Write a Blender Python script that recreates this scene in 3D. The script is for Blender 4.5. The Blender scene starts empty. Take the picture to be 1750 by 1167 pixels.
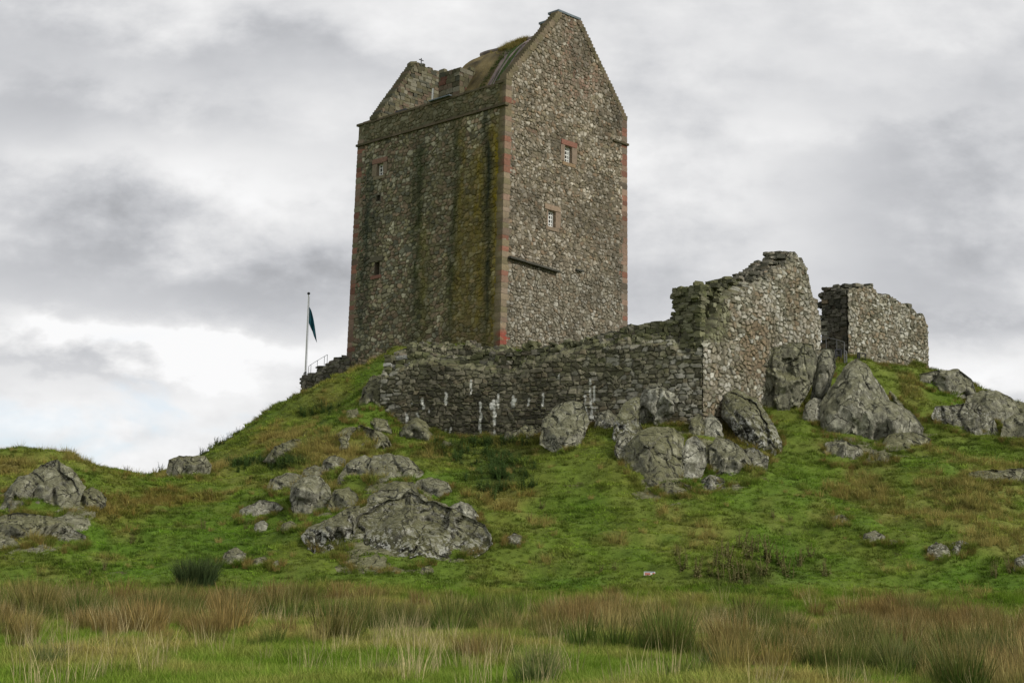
import bpy, math, random
import numpy as np
R_ = math.radians
random.seed(7)
rng = np.random.default_rng(11)

# ------------------------------------------------------------------ camera
sc = bpy.context.scene
COL = sc.collection
F = 2563.6; PITCH = 0.1528; ROLL = 0.02229; EYE = 1.6
cp, sp = math.cos(PITCH), math.sin(PITCH)
_r = np.array([1, 0, 0.]); _f = np.array([0, cp, sp]); _u = np.array([0, -sp, cp])
cr, sr = math.cos(ROLL), math.sin(ROLL)
CR = cr * _r + sr * _u; CU = -sr * _r + cr * _u; CF = _f
CAMP = np.array([0, 0, EYE])
cam = bpy.data.objects.new('camera', bpy.data.cameras.new('camera'))
COL.objects.link(cam)
from mathutils import Matrix
cam.matrix_world = Matrix(((CR[0], CU[0], -CF[0], 0), (CR[1], CU[1], -CF[1], 0), (CR[2], CU[2], -CF[2], EYE), (0, 0, 0, 1)))
cam.data.sensor_width = 36; cam.data.lens = 36 * F / 1750
cam.data.clip_start = 0.3; cam.data.clip_end = 6000
sc.camera = cam
sc.view_settings.view_transform = 'Standard'; sc.view_settings.look = 'None'
sc.view_settings.exposure = 0.55; sc.view_settings.gamma = 1.0
sc.render.resolution_x = 1024; sc.render.resolution_y = 682

def ray(px, py):
    d = CF + CR * ((px - 875) / F) - CU * ((py - 583.5) / F)
    return d
def at(px, py, Y):
    d = ray(px, py); return CAMP + d * (Y / d[1])
def at_v(px, py, Y):
    d = CF[None] + CR[None] * ((px - 875) / F)[:, None] - CU[None] * ((py - 583.5) / F)[:, None]
    return CAMP[None] + d * (Y / d[:, 1])[:, None]
def proj(P):
    q = np.asarray(P) - CAMP
    z = q @ CF
    z = np.where(np.abs(z) < 1e-3, 1e-3, z)
    return 875 + F * (q @ CR) / z, 583.5 - F * (q @ CU) / z, z

# ------------------------------------------------------------------ sun and sky
SUN_EL, SUN_AZ = 38.0, 118.0      # azimuth measured from +Y towards +X
sun = bpy.data.objects.new('sun', bpy.data.lights.new('sun', 'SUN'))
COL.objects.link(sun)
sun.data.energy = 2.0; sun.data.angle = R_(10); sun.data.color = (1.0, 0.95, 0.87)
from mathutils import Vector
sd = Vector((math.sin(R_(SUN_AZ)) * math.cos(R_(SUN_EL)), math.cos(R_(SUN_AZ)) * math.cos(R_(SUN_EL)), math.sin(R_(SUN_EL))))
sun.rotation_euler = sd.to_track_quat('Z', 'Y').to_euler()

world = bpy.data.worlds.new('World'); sc.world = world; world.use_nodes = True

class NG:
    """small helper for writing node graphs"""
    def __init__(s, nt): s.nt = nt; s.N = nt.nodes; s.L = nt.links
    def n(s, t, **k):
        x = s.N.new(t)
        for a, b in k.items(): setattr(x, a, b)
        return x
    def set(s, sock, v):
        if isinstance(v, bpy.types.NodeSocket): s.L.new(v, sock)
        else:
            try: sock.default_value = v
            except Exception: sock.default_value = (v, v, v, 1) if len(sock.default_value) == 4 else (v, v, v)
    def m(s, op, a, b=0.0, c=None, clamp=False):
        x = s.n('ShaderNodeMath', operation=op, use_clamp=clamp); s.set(x.inputs[0], a)
        if len(x.inputs) > 1: s.set(x.inputs[1], b)
        if c is not None: s.set(x.inputs[2], c)
        return x.outputs[0]
    def add(s, a, b): return s.m('ADD', a, b)
    def mul(s, a, b): return s.m('MULTIPLY', a, b)
    def ramp(s, v, lo, hi, a=0.0, b=1.0, smooth=True):
        x = s.n('ShaderNodeMapRange', interpolation_type='SMOOTHSTEP' if smooth else 'LINEAR')
        s.set(x.inputs[0], v); s.set(x.inputs[1], lo); s.set(x.inputs[2], hi); s.set(x.inputs[3], a); s.set(x.inputs[4], b)
        return x.outputs[0]
    def mix(s, f, a, b, mode='MIX'):
        x = s.n('ShaderNodeMix', data_type='RGBA', blend_type=mode)
        s.set(x.inputs[0], f); s.set(x.inputs[6], c4(a)); s.set(x.inputs[7], c4(b)); return x.outputs[2]
    def noise(s, vec, scale, detail=4, rough=0.55, dist=0.0, out=0):
        x = s.n('ShaderNodeTexNoise'); s.set(x.inputs['Vector'], vec)
        x.inputs['Scale'].default_value = scale; x.inputs['Detail'].default_value = detail
        x.inputs['Roughness'].default_value = rough; x.inputs['Distortion'].default_value = dist
        return x.outputs[out]
    def comb(s, x, y, z):
        c = s.n('ShaderNodeCombineXYZ'); s.set(c.inputs[0], x); s.set(c.inputs[1], y); s.set(c.inputs[2], z); return c.outputs[0]
    def map(s, vec, scale=(1, 1, 1), loc=(0, 0, 0)):
        x = s.n('ShaderNodeMapping'); s.set(x.inputs[0], vec); x.inputs[1].default_value = loc; x.inputs[3].default_value = scale
        return x.outputs[0]
def c4(c):
    if isinstance(c, bpy.types.NodeSocket): return c
    if isinstance(c, (int, float)): return (c, c, c, 1)
    return tuple(c) if len(c) == 4 else (*c, 1)

def build_world():
    g = NG(world.node_tree); g.N.clear()
    out = g.n('ShaderNodeOutputWorld'); bg = g.n('ShaderNodeBackground')
    sky = g.n('ShaderNodeTexSky', sky_type='NISHITA'); sky.sun_disc = False
    sky.sun_elevation = R_(SUN_EL); sky.sun_rotation = R_(SUN_AZ)
    tc = g.n('ShaderNodeTexCoord'); sep = g.n('ShaderNodeSeparateXYZ'); g.L.new(tc.outputs['Generated'], sep.inputs[0])
    x, y, z = sep.outputs
    ym = g.m('MAXIMUM', y, 0.35)
    U = g.m('DIVIDE', x, ym); V = g.m('DIVIDE', z, ym)          # tangent of azimuth and elevation
    # stratus deck seen from below: coordinates stretch towards the horizon
    zz = g.add(z, 0.16)
    deck = g.comb(g.m('DIVIDE', x, zz), g.m('DIVIDE', y, zz), 0.0)
    n1 = g.noise(g.map(g.comb(U, V, 0.0), (1.0, 1.7, 1), (3.1, 0.2, 0)), 5.0, 8, 0.56, 0.12)
    n2 = g.noise(g.map(g.comb(U, V, 0.0), (1.0, 1.7, 1), (7.7, 1.4, 0)), 13.0, 8, 0.56, 0.05)
    n3 = g.noise(g.map(deck, (1, 1, 1), (1.3, 4.4, 0)), 0.9, 5, 0.5, 0.4)
    # warped direction coordinates for the larger masses of cloud
    wU = g.add(U, g.mul(g.add(n2, -0.5), 0.16)); wV = g.add(V, g.mul(g.add(n1, -0.5), 0.13))
    wU = g.add(wU, g.mul(g.add(n1, -0.5), 0.12)); wV = g.add(wV, g.mul(g.add(n2, -0.5), 0.06))
    def blob(px, py, rx, ry):
        u0 = (px - 875) / F; v0 = (978 - py) / F * 1.02
        a = g.mul(g.add(wU, -u0), F / rx); b = g.mul(g.add(wV, -v0), F / ry)
        r2 = g.add(g.mul(a, a), g.mul(b, b))
        return g.m('POWER', 2.718, g.mul(r2, -1.0))
    b0 = g.add(g.mul(n1, 0.62), 0.27)
    b0 = g.add(b0, g.mul(g.add(n2, -0.5), 0.50))
    b0 = g.add(b0, g.mul(g.add(n3, -0.5), 0.34))
    for px, py, rx, ry, amt in [
        (180, 455, 430, 75, -0.23), (520, 500, 190, 60, -0.18), (60, 230, 220, 65, -0.15), (470, 95, 360, 60, -0.12), (60, 60, 300, 80, -0.14), (1620, 60, 220, 60, -0.08),
        (300, 300, 320, 50, 0.18), (130, 590, 240, 36, 0.36), (360, 575, 140, 30, 0.26), (60, 560, 60, 22, .15), (120, 655, 260, 16, -0.16), (420, 560, 160, 20, -.12), (480, 610, 200, 60, 0.20), (180, 700, 420, 70, 0.16),
        (1250, 330, 190, 200, 0.17), (1450, 90, 380, 80, 0.07), (1620, 420, 190, 130, -0.17), (1350, 520, 130, 40, -0.06),
        (1700, 630, 200, 45, 0.25), (1640, 560, 150, 22, -0.12), (1500, 210, 260, 40, 0.09)]:
        b0 = g.add(b0, g.mul(blob(px, py, rx, ry), amt))
    # overhead the deck is thicker and even
    val = g.m('MINIMUM', g.ramp(b0, 0.15, 0.95, 0.215, 0.71, smooth=False), 0.66)
    tint = g.mix(g.ramp(b0, 0.3, 0.8), (0.96, 0.98, 1.03), (1.0, 1.0, 1.005))
    cl = g.mix(1.0, tint, g.comb(val, val, val), 'MULTIPLY')
    # thin gaps showing pale blue low over the horizon
    gap = g.mul(g.ramp(g.noise(g.map(g.comb(U, V, 0.0), (1, 2.2, 1), (9.3, 5.1, 0)), 9.0, 5, 0.55, 0.5), 0.5, 0.66), g.ramp(V, 0.02, 0.2, 1.0, 0.0))
    low = g.m('ADD', g.m('ADD', blob(60, 740, 160, 40), blob(420, 640, 220, 50)), g.m('ADD', blob(1720, 640, 140, 40), blob(560, 740, 100, 60)))
    gap = g.m('MULTIPLY', gap, g.ramp(low, 0.03, 0.3), clamp=True)
    blue = g.mix(1.0, sky.outputs[0], (0.1, 0.1, 0.1), 'MULTIPLY')
    blue = g.mix(0.6, blue, (0.50, 0.58, 0.68))
    col = g.mix(g.mul(gap, 0.9), cl, blue)
    g.L.new(col, bg.inputs[0]); bg.inputs[1].default_value = 1.0
    g.L.new(bg.outputs[0], out.inputs[0])
build_world()

# ------------------------------------------------------------------ numpy noise
def _h(ix, iy, iz, seed):
    n = (ix.astype(np.int64) * 374761393 + iy.astype(np.int64) * 668265263 + iz.astype(np.int64) * 2147483647 + seed * 974634777) & 0xffffffff
    n = ((n ^ (n >> 13)) * 1274126177) & 0xffffffff
    n = (n ^ (n >> 16)) & 0xffffffff
    n = (n * 2246822519) & 0xffffffff
    n = n ^ (n >> 15)
    return (n & 0xffffff) / float(0xffffff)
def vnoise(P, seed=0):
    i = np.floor(P).astype(np.int64); f = P - i; f = f * f * (3 - 2 * f)
    r = 0
    for dx in (0, 1):
        for dy in (0, 1):
            for dz in (0, 1):
                w = (f[:, 0] if dx else 1 - f[:, 0]) * (f[:, 1] if dy else 1 - f[:, 1]) * (f[:, 2] if dz else 1 - f[:, 2])
                r = r + w * _h(i[:, 0] + dx, i[:, 1] + dy, i[:, 2] + dz, seed)
    return r * 2 - 1
def fbm(P, scale, octv=4, seed=0, gain=0.5):
    P = np.asarray(P, float)
    if P.shape[1] == 2: P = np.column_stack([P, np.zeros(len(P))])
    a, s, r = 1.0, 1.0 / scale, 0
    for o in range(octv):
        r = r + a * vnoise(P * s + 17.3 * o, seed + o); a *= gain; s *= 2.03
    return r
def sstep(x, a, b):
    t = np.clip((x - a) / (b - a), 0, 1); return t * t * (3 - 2 * t)

# ------------------------------------------------------------------ object helpers
def link(o, parent=None):
    COL.objects.link(o)
    if parent is not None: o.parent = parent
    return o
def tag(o, label=None, cat=None, group=None, kind=None):
    if label: o['label'] = label
    if cat: o['category'] = cat
    if group: o['group'] = group
    if kind: o['kind'] = kind
    return o
def empty(name, loc, rz=0, **k):
    o = bpy.data.objects.new(name, None); o.location = tuple(loc); o.rotation_euler = (0, 0, rz)
    o.empty_display_size = 0.3
    link(o); tag(o, **k); return o
def mk(name, V, faces, mat, parent=None, col=None, smooth=False, attrs=None):
    me = bpy.data.meshes.new(name)
    V = np.asarray(V, np.float32); me.vertices.add(len(V)); me.vertices.foreach_set('co', V.ravel())
    if isinstance(faces, np.ndarray):
        k = faces.shape[1]; nf = len(faces); flat = faces.ravel().astype(np.int32)
        starts = np.arange(nf, dtype=np.int32) * k; tot = np.full(nf, k, np.int32)
    else:
        tot = np.array([len(f) for f in faces], np.int32); starts = np.concatenate([[0], np.cumsum(tot)[:-1]]).astype(np.int32)
        flat = np.array([i for f in faces for i in f], np.int32); nf = len(faces)
    me.loops.add(len(flat)); me.loops.foreach_set('vertex_index', flat)
    me.polygons.add(nf); me.polygons.foreach_set('loop_start', starts); me.polygons.foreach_set('loop_total', tot)
    me.update(calc_edges=True); me.validate()
    me.polygons.foreach_set('use_smooth', np.full(len(me.polygons), bool(smooth)))
    if col is not None:
        a = me.attributes.new('Col', 'FLOAT_COLOR', 'POINT'); c = np.ones((len(V), 4), np.float32); c[:, :3] = col
        a.data.foreach_set('color', c.ravel())
    for nm, arr in (attrs or {}).items():
        a = me.attributes.new(nm, 'FLOAT', 'POINT'); a.data.foreach_set('value', np.asarray(arr, np.float32))
    if mat: me.materials.append(mat)
    o = bpy.data.objects.new(name, me); link(o, parent); return o
def merge(parts):
    """join a list of (V, F-list) into one"""
    V, Fs, n = [], [], 0
    for v, f in parts:
        V.append(np.asarray(v, float)); Fs += [tuple(i + n for i in q) for q in f]; n += len(v)
    return np.vstack(V), Fs
BOXF = [(0, 3, 2, 1), (4, 5, 6, 7), (0, 1, 5, 4), (1, 2, 6, 5), (2, 3, 7, 6), (3, 0, 4, 7)]
def box(x0, x1, y0, y1, z0, z1):
    return (np.array([(x0, y0, z0), (x1, y0, z0), (x1, y1, z0), (x0, y1, z0), (x0, y0, z1), (x1, y0, z1), (x1, y1, z1), (x0, y1, z1)], float), BOXF)
def tube(pts, rad, n=8):
    pts = [np.array(p, float) for p in pts]; rad = rad if hasattr(rad, '__len__') else [rad] * len(pts)
    V, Fs = [], []
    for i, p in enumerate(pts):
        d = pts[min(i + 1, len(pts) - 1)] - pts[max(i - 1, 0)]; d = d / np.linalg.norm(d)
        a = np.cross(d, (0.3, 0.9, 0.1) if abs(d[2]) > .8 else (0, 0, 1)); a /= np.linalg.norm(a); b = np.cross(d, a)
        for k in range(n):
            t = 2 * math.pi * k / n; V.append(p + rad[i] * (math.cos(t) * a + math.sin(t) * b))
    for i in range(len(pts) - 1):
        for k in range(n):
            Fs.append((i * n + k, i * n + (k + 1) % n, (i + 1) * n + (k + 1) % n, (i + 1) * n + k))
    Fs.append(tuple(range(n - 1, -1, -1))); Fs.append(tuple((len(pts) - 1) * n + k for k in range(n)))
    return np.array(V), Fs

# ------------------------------------------------------------------ materials
def mat_new(name):
    m = bpy.data.materials.new(name); m.use_nodes = True
    g = NG(m.node_tree); b = g.N['Principled BSDF']; b.inputs['Roughness'].default_value = 0.9
    b.inputs['Specular IOR Level'].default_value = 0.2
    return m, g, b
def simple(name, color, rough=0.8, metal=0.0, spec=0.3, var=0.15, scale=3.0):
    m, g, b = mat_new(name)
    tc = g.n('ShaderNodeTexCoord').outputs['Object']
    n = g.noise(tc, scale, 4)
    b.inputs['Roughness'].default_value = rough; b.inputs['Metallic'].default_value = metal; b.inputs['Specular IOR Level'].default_value = spec
    col = g.mix(g.ramp(n, 0.3, 0.7), tuple(c * (1 - var) for c in color), tuple(c * (1 + var) for c in color))
    g.L.new(col, b.inputs['Base Color']); return m
def stone_attr(name, bump=0.25, lichen=0.25, moss=0.0, scale=1.0):
    """colour of each stone comes from the mesh, weathering and lichen from noise"""
    m, g, b = mat_new(name)
    at_ = g.n('ShaderNodeAttribute', attribute_name='Col').outputs['Color']
    tc = g.n('ShaderNodeTexCoord').outputs['Object']
    n1 = g.noise(tc, 7 * scale, 5, 0.6); n2 = g.noise(tc, 26 * scale, 4, 0.65); n3 = g.noise(tc, 1.1 * scale, 4, 0.6)
    f = g.add(g.mul(n1, 0.55), g.mul(n2, 0.75))
    dk = g.ramp(f, 0.35, 0.95, 0.62, 1.38, smooth=False)
    col = g.mix(1.0, at_, g.comb(dk, dk, dk), 'MULTIPLY')
    lf = g.mul(g.ramp(g.noise(tc, 11 * scale, 5, 0.7, 0.5), 0.58, 0.68), g.ramp(n3, 0.42, 0.62))
    col = g.mix(g.mul(lf, lichen), col, (0.42, 0.42, 0.37))
    dkf = g.mul(g.ramp(g.noise(g.map(tc, (1, 1, 1), (5, 3, 8)), 6 * scale, 5, 0.7, 0.4), 0.56, 0.68), 0.5)
    col = g.mix(g.mul(dkf, 0.7), col, (0.045, 0.042, 0.032))
    if moss:
        geo = g.n('ShaderNodeNewGeometry'); s = g.n('ShaderNodeSeparateXYZ'); g.L.new(geo.outputs['Normal'], s.inputs[0])
        mf = g.mul(g.ramp(g.add(s.outputs[2], g.mul(g.add(n1, -0.5), 0.9)), 0.25, 0.75), moss)
        col = g.mix(mf, col, (0.085, 0.095, 0.03))
    g.L.new(col, b.inputs['Base Color'])
    bp = g.n('ShaderNodeBump'); bp.inputs['Strength'].default_value = bump; bp.inputs['Distance'].default_value = 0.05
    g.L.new(f, bp.inputs['Height']); g.L.new(bp.outputs[0], b.inputs['Normal'])
    return m
def rock_mat(name, blk=0.0, **kw):
    return _rock_mat(name, blk=blk, **kw)
def _rock_mat(name, blk=0.0, foot=0, base=(0.265, 0.26, 0.205), dark=(0.11, 0.107, 0.078), lich=(0.40, 0.40, 0.35), moss=0.5, spots=0.5, bands=0.0):
    m, g, b = mat_new(name)
    tc = g.n('ShaderNodeTexCoord').outputs['Object']
    geo = g.n('ShaderNodeNewGeometry'); s = g.n('ShaderNodeSeparateXYZ'); g.L.new(geo.outputs['Normal'], s.inputs[0])
    v = g.map(tc, (1, 1, 0.55))
    n1 = g.noise(v, 0.9, 6, 0.62, 0.6); n2 = g.noise(v, 5, 6, 0.68, 0.3); n3 = g.noise(tc, 19, 4, 0.7); n4 = g.noise(g.map(tc, (1, 1, 1), (9, 4, 2)), 2.2, 5, 0.6, 0.4)
    col = g.mix(g.ramp(g.add(g.mul(n1, 0.6), g.mul(n2, 0.4)), 0.36, 0.64), dark, base)
    col = g.mix(g.ramp(n4, 0.5, 0.68), col, tuple(c * 1.65 for c in base))
    # crustose lichen: pale blotches of several sizes
    v1 = g.noise(g.map(tc, (1, 1, 1), (3, 1, 7)), 5.5, 7, 0.78, 0.2)
    col = g.mix(g.mul(g.ramp(v1, 0.57, 0.63), 0.75 * min(1, spots + 0.25)), col, lich)
    v2 = g.noise(g.map(tc, (1, 1, 1), (1, 8, 2)), 13, 5, 0.7, 0.0)
    reg = g.ramp(g.noise(g.map(tc, (1, 1, 1), (6, 6, 2)), 0.7, 3), 0.45, 0.6)
    col = g.mix(g.mul(g.mul(g.ramp(v2, 0.60, 0.66), reg), spots), col, (0.5, 0.5, 0.46))
    if blk:
        kb = g.ramp(g.noise(g.map(tc, (1, 1, 1), (4, 4, 4)), 1.6, 6, 0.7, 0.6), 0.50, 0.60); col = g.mix(g.mul(kb, blk), col, (0.022, 0.021, 0.018))
        kw_ = g.mul(g.ramp(g.noise(g.map(tc, (1, 1, 1), (8, 2, 4)), 9.0, 5, 0.7, 0.0), 0.55, 0.59), g.ramp(g.noise(g.map(tc, (1, 1, 1), (2, 2, 9)), 0.8, 4, 0.6), 0.46, 0.58)); col = g.mix(g.mul(kw_, 0.75), col, (0.46, 0.46, 0.42))
    if foot:     # black crust and white lichen rosettes low on the rock, near the turf
        gz = g.n('ShaderNodeSeparateXYZ'); g.L.new(g.n('ShaderNodeTexCoord').outputs['Generated'], gz.inputs[0])
        fm = g.ramp(g.add(gz.outputs[2], g.mul(g.add(n1, -0.5), 0.5)), 0.38, 0.72, 1.0, 0.0)
        kb2 = g.mul(fm, g.ramp(g.noise(g.map(tc, (1, 1, 1), (4, 14, 4)), 2.4, 6, 0.7, 0.0), 0.40, 0.50)); col = g.mix(g.mul(kb2, 0.85), col, (0.022, 0.021, 0.018))
        kw2 = g.mul(fm, g.ramp(g.noise(g.map(tc, (1, 1, 1), (8, 21, 4)), 4.5, 6, 0.72, 0.0), 0.51, 0.54)); col = g.mix(g.mul(kw2, 0.9), col, (0.52, 0.52, 0.47))
    # olive moss film and yellow-green streaks
    mz = g.ramp(g.add(g.mul(s.outputs[2], 0.55), g.add(g.mul(n1, 0.7), g.mul(n2, 0.5))), 0.62, 1.0)
    col = g.mix(g.mul(mz, moss), col, (0.10, 0.10, 0.032))
    dk = g.ramp(g.add(g.mul(n3, 0.5), g.mul(n2, 0.6)), 0.33, 0.75, 0.62, 1.55, smooth=False)
    col = g.mix(1.0, col, g.comb(dk, dk, dk), 'MULTIPLY')
    wv = g.n('ShaderNodeVectorMath', operation='ADD'); g.set(wv.inputs[0], g.map(tc, (1.5, 1.5, 0.8))); wn = g.n('ShaderNodeTexNoise'); g.set(wn.inputs['Vector'], tc); wn.inputs['Scale'].default_value = 1.7; wn.inputs['Detail'].default_value = 5
    ws = g.n('ShaderNodeVectorMath', operation='SCALE'); g.L.new(wn.outputs['Color'], ws.inputs[0]); ws.inputs['Scale'].default_value = 0.9; g.L.new(ws.outputs[0], wv.inputs[1])
    vo = g.n('ShaderNodeTexVoronoi', feature='DISTANCE_TO_EDGE'); g.L.new(wv.outputs[0], vo.inputs['Vector']); vo.inputs['Scale'].default_value = 0.9
    ck = g.mul(g.ramp(vo.outputs['Distance'], 0.0, 0.035, 1.0, 0.0), g.ramp(n4, 0.40, 0.55))
    col = g.mix(g.mul(ck, 0.8), col, (0.03, 0.03, 0.022))
    g.L.new(col, b.inputs['Base Color'])
    h = g.add(g.add(g.mul(n2, 0.9), g.mul(n3, 0.4)), g.mul(ck, -0.9))
    bp = g.n('ShaderNodeBump'); bp.inputs['Strength'].default_value = 0.9; bp.inputs['Distance'].default_value = 0.16
    g.L.new(h, bp.inputs['Height']); g.L.new(bp.outputs[0], b.inputs['Normal'])
    return m
M = {}
M['rock'] = rock_mat('whinstone')
M['rock_moss'] = rock_mat('mossy_whinstone', base=(0.225, 0.22, 0.155), moss=0.6, spots=0.3)
M['rock_speck'] = rock_mat('speckled_whinstone', blk=.40, base=(0.24, 0.235, 0.185), dark=(0.06, 0.058, 0.045), spots=1.0, moss=0.35, lich=(0.5, 0.5, 0.46))
M['rock_foot'] = rock_mat('lichen_footed_whinstone', foot=1, blk=.2, base=(0.21, 0.205, 0.155), dark=(0.075, 0.072, 0.052), spots=.9, moss=0.6)
M['rock_pale'] = rock_mat('pale_whinstone', base=(0.34, 0.335, 0.28), moss=0.3, spots=0.6)
M['tower_stone'] = stone_attr('tower_rubble', 0.25, 0.2)
M['ruin_stone'] = stone_attr('ruin_rubble', 0.35, 0.45, 0.45)
M['dressed'] = stone_attr('dressed_sandstone', 0.2, 0.12)
M['core'] = simple('wall_core', (0.075, 0.065, 0.045), 0.95, var=0.4)
M['white'] = simple('white_paint', (0.75, 0.75, 0.72), 0.5, var=0.05)
M['glass'] = simple('dark_glass', (0.02, 0.022, 0.026), 0.12, spec=0.6, var=0.1)
M['void'] = simple('dark_void', (0.012, 0.011, 0.01), 1.0)
M['slab'] = simple('roof_slab', (0.20, 0.165, 0.15), 0.85, var=0.3, scale=1.5)
M['lead'] = simple('lead_sheet', (0.13, 0.16, 0.18), 0.55, var=0.2)
M['iron'] = simple('black_iron', (0.03, 0.03, 0.035), 0.5)
M['steel'] = simple('grey_steel', (0.14, 0.14, 0.14), 0.5)
M['lime'] = simple('lime_crust', (0.62, 0.62, 0.58), 0.9, var=0.25, scale=9)
M['cloth_blue'] = simple('blue_cloth', (0.02, 0.12, 0.16), 0.8, var=0.2)
M['sign_red'] = simple('red_print', (0.5, 0.13, 0.09), 0.6)
M['sign_blue'] = simple('blue_print', (0.14, 0.2, 0.3), 0.6)

# ------------------------------------------------------------------ terrain
CTRL = {  # px column : [(py, distance)] of visible ground
 -250: [(1008, 50), (900, 56), (800, 62), (765, 66)],
 0: [(1005, 50), (950, 53), (865, 57), (778, 62)],
 100: [(1005, 50), (935, 54), (865, 58), (790, 63)],
 200: [(1005, 50), (905, 57), (845, 62), (815, 67)],
 300: [(1005, 50), (900, 57), (850, 63), (812, 72)],
 400: [(1005, 50), (905, 57), (825, 65), (790, 71), (758, 80)],
 460: [(1005, 50), (900, 57), (810, 66), (760, 72), (712, 80)],
 520: [(1005, 50), (890, 56.5), (805, 64), (740, 71), (705, 76), (682, 82)],
 560: [(735, 71), (700, 76), (676, 82.5)],
 600: [(1005, 50), (895, 55), (805, 61), (755, 66), (703, 73), (664, 84)],
 700: [(1008, 50), (890, 55), (805, 61), (592, 82)],
 830: [(1010, 50), (900, 56), (820, 60.5), (588, 78.5)],
 950: [(1010, 50), (905, 56), (805, 61)],
 1050: [(1010, 50), (900, 55), (820, 59.5)],
 1200: [(1010, 50), (900, 55), (835, 58.5)],
 1310: [(1010, 50), (900, 56), (800, 61.5)],
 1400: [(1012, 50), (880, 57), (785, 63), (700, 68.5), (622, 73)],
 1480: [(1012, 50), (880, 57), (785, 63), (700, 69), (622, 75)],
 1600: [(1012, 50), (880, 57), (760, 65), (695, 71), (645, 77)],
 1750: [(1012, 50), (880, 57), (765, 66), (705, 75)],
 1950: [(1012, 50), (890, 57), (790, 66), (745, 75)]}
pts = []
# outer corner of the courtyard wall and the two wall lines that leave it
KC = at(1200, 700, 64.0)[:2]; AF = KC.copy(); AR = KC.copy()
dF = np.array([-.945, .33]); dF /= np.hypot(*dF); dR = np.array([.7071, .7071])
def plane_hit(px, py, A, d):
    """ray with the vertical plane through A along d -> (s, z)"""
    D = ray(px, py); n = np.array([d[1], -d[0]]); t = ((A[0] - CAMP[0]) * n[0] + (A[1] - CAMP[1]) * n[1]) / (D[0] * n[0] + D[1] * n[1])
    P = CAMP + D * t; return (P[0] - A[0]) * d[0] + (P[1] - A[1]) * d[1], P[2]
for A_, d_, nn_, foot in ((AF, dF, np.array([-dF[1], dF[0]]), [(640, 700), (665, 732), (700, 748), (760, 757), (800, 757), (840, 755), (880, 752), (920, 745), (960, 745), (1000, 740), (1040, 728), (1080, 725), (1120, 725), (1160, 728), (1198, 735)]),
                          (AR, dR, np.array([dR[1], -dR[0]]), [(1225, 735), (1250, 725), (1280, 715), (1310, 705), (1340, 690), (1370, 665), (1400, 628), (1440, 620), (1480, 619), (1530, 625), (1585, 634)])):
    for px, py in foot:
        s_, z_ = plane_hit(px, py, A_, d_); q = A_ + d_ * s_ + nn_ * .25 ; pts.append((q[0], q[1], z_))
        q = q + nn_ * 1.0; pts.append((q[0], q[1], z_ - .45))
for px, L in CTRL.items():
    for py, Y in L: pts.append(at(px, py, Y))
for X in np.linspace(-60, 60, 13):
    for Y, z in ((-10, -0.1), (5, 0), (14, 0.0), (24, 0.0), (34, 0.08), (43, 0.28)): pts.append((X, Y, z))
for x, y, z in [(-4, 96, 12), (6, 94, 13.5), (14, 92, 12.5), (22, 90, 9.5), (30, 82, 8), (38, 76, 7.5), (-10, 93, 8.6), (-16, 84, 5), (-22, 78, 4.2), (-28, 72, 4.6), (-36, 70, 5), (-22, 92, 3), (-34, 86, 2),
                (2, 79, 12.8), (-4, 84, 12.6), (8, 86, 13), (4, 90, 13), (5, 72, 11.2), (11, 76, 11.2), (1, 71, 11.2), (3, 75, 12.0), (8, 80, 12.4),
                (0, 112, 8), (14, 112, 7.5), (28, 106, 5), (-14, 108, 4), (45, 90, 3), (45, 110, 1), (-45, 100, 0), (-30, 120, 0), (0, 135, 1), (25, 130, 1), (50, 130, 0), (-55, 60, 1.5), (-60, 80, 0), (58, 60, 3), (60, 80, 2)]:
    pts.append((x, y, z))
CP = np.array(pts, float); CC = 1.3
_phi = lambda a, b: np.sqrt(((a[:, None, :] - b[None]) ** 2).sum(-1) + CC * CC)
_A = _phi(CP[:, :2], CP[:, :2]); n_ = len(CP)
_Q = np.zeros((n_ + 1, n_ + 1)); _Q[:n_, :n_] = _A + np.eye(n_) * -0.15; _Q[:n_, n_] = 1; _Q[n_, :n_] = 1
_w = np.linalg.solve(_Q, np.concatenate([CP[:, 2], [0]]))
def hbase(xy):
    r = np.empty(len(xy))
    for i in range(0, len(xy), 20000):
        r[i:i + 20000] = _phi(xy[i:i + 20000], CP[:, :2]) @ _w[:n_] + _w[n_]
    d = np.maximum(np.maximum(np.abs(xy[:, 0]) - 55, -xy[:, 1] - 5), xy[:, 1] - 125)
    k = sstep(d, 0, 60); return r * (1 - k) + (-0.5) * k
def height(xy):
    xy = np.asarray(xy, float); z = hbase(xy)
    slope = sstep(z, 0.5, 2.0) * (1 - sstep(np.abs(xy[:, 0]), 60, 90))
    near = 1 - sstep(np.hypot(xy[:, 0], xy[:, 1] - 60), 70, 120)
    z = z + near * (0.10 + 0.22 * slope) * fbm(xy, 3.4, 3, 3)
    z = z + near * (0.035 + 0.095 * slope) * fbm(xy * np.array([1, 1.9]), 0.9, 3, 9)
    # low sheep terraces running along the slope
    ph = (z + 0.25 * fbm(xy, 4.0, 2, 21)) * 2 * math.pi / 0.55
    z = z + near * slope * 0.06 * np.sin(ph)
    return z
def hit(px, py, lo=15, hi=120):
    d = ray(px, py); tc0 = np.arange(lo, hi, 1.0) / d[1]; Pc = CAMP + tc0[:, None] * d; kc = np.nonzero(Pc[:, 2] < height(Pc[:, :2]) + .12)[0]
    if not len(kc): return None
    y0_ = max(lo, lo + kc[0] - 1.5); ts = np.arange(y0_, min(hi, y0_ + 9), 0.06) / d[1]
    P = CAMP + ts[:, None] * d; h = height(P[:, :2]); k = np.nonzero(P[:, 2] < h)[0]
    return P[k[0]] if len(k) else None

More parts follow.
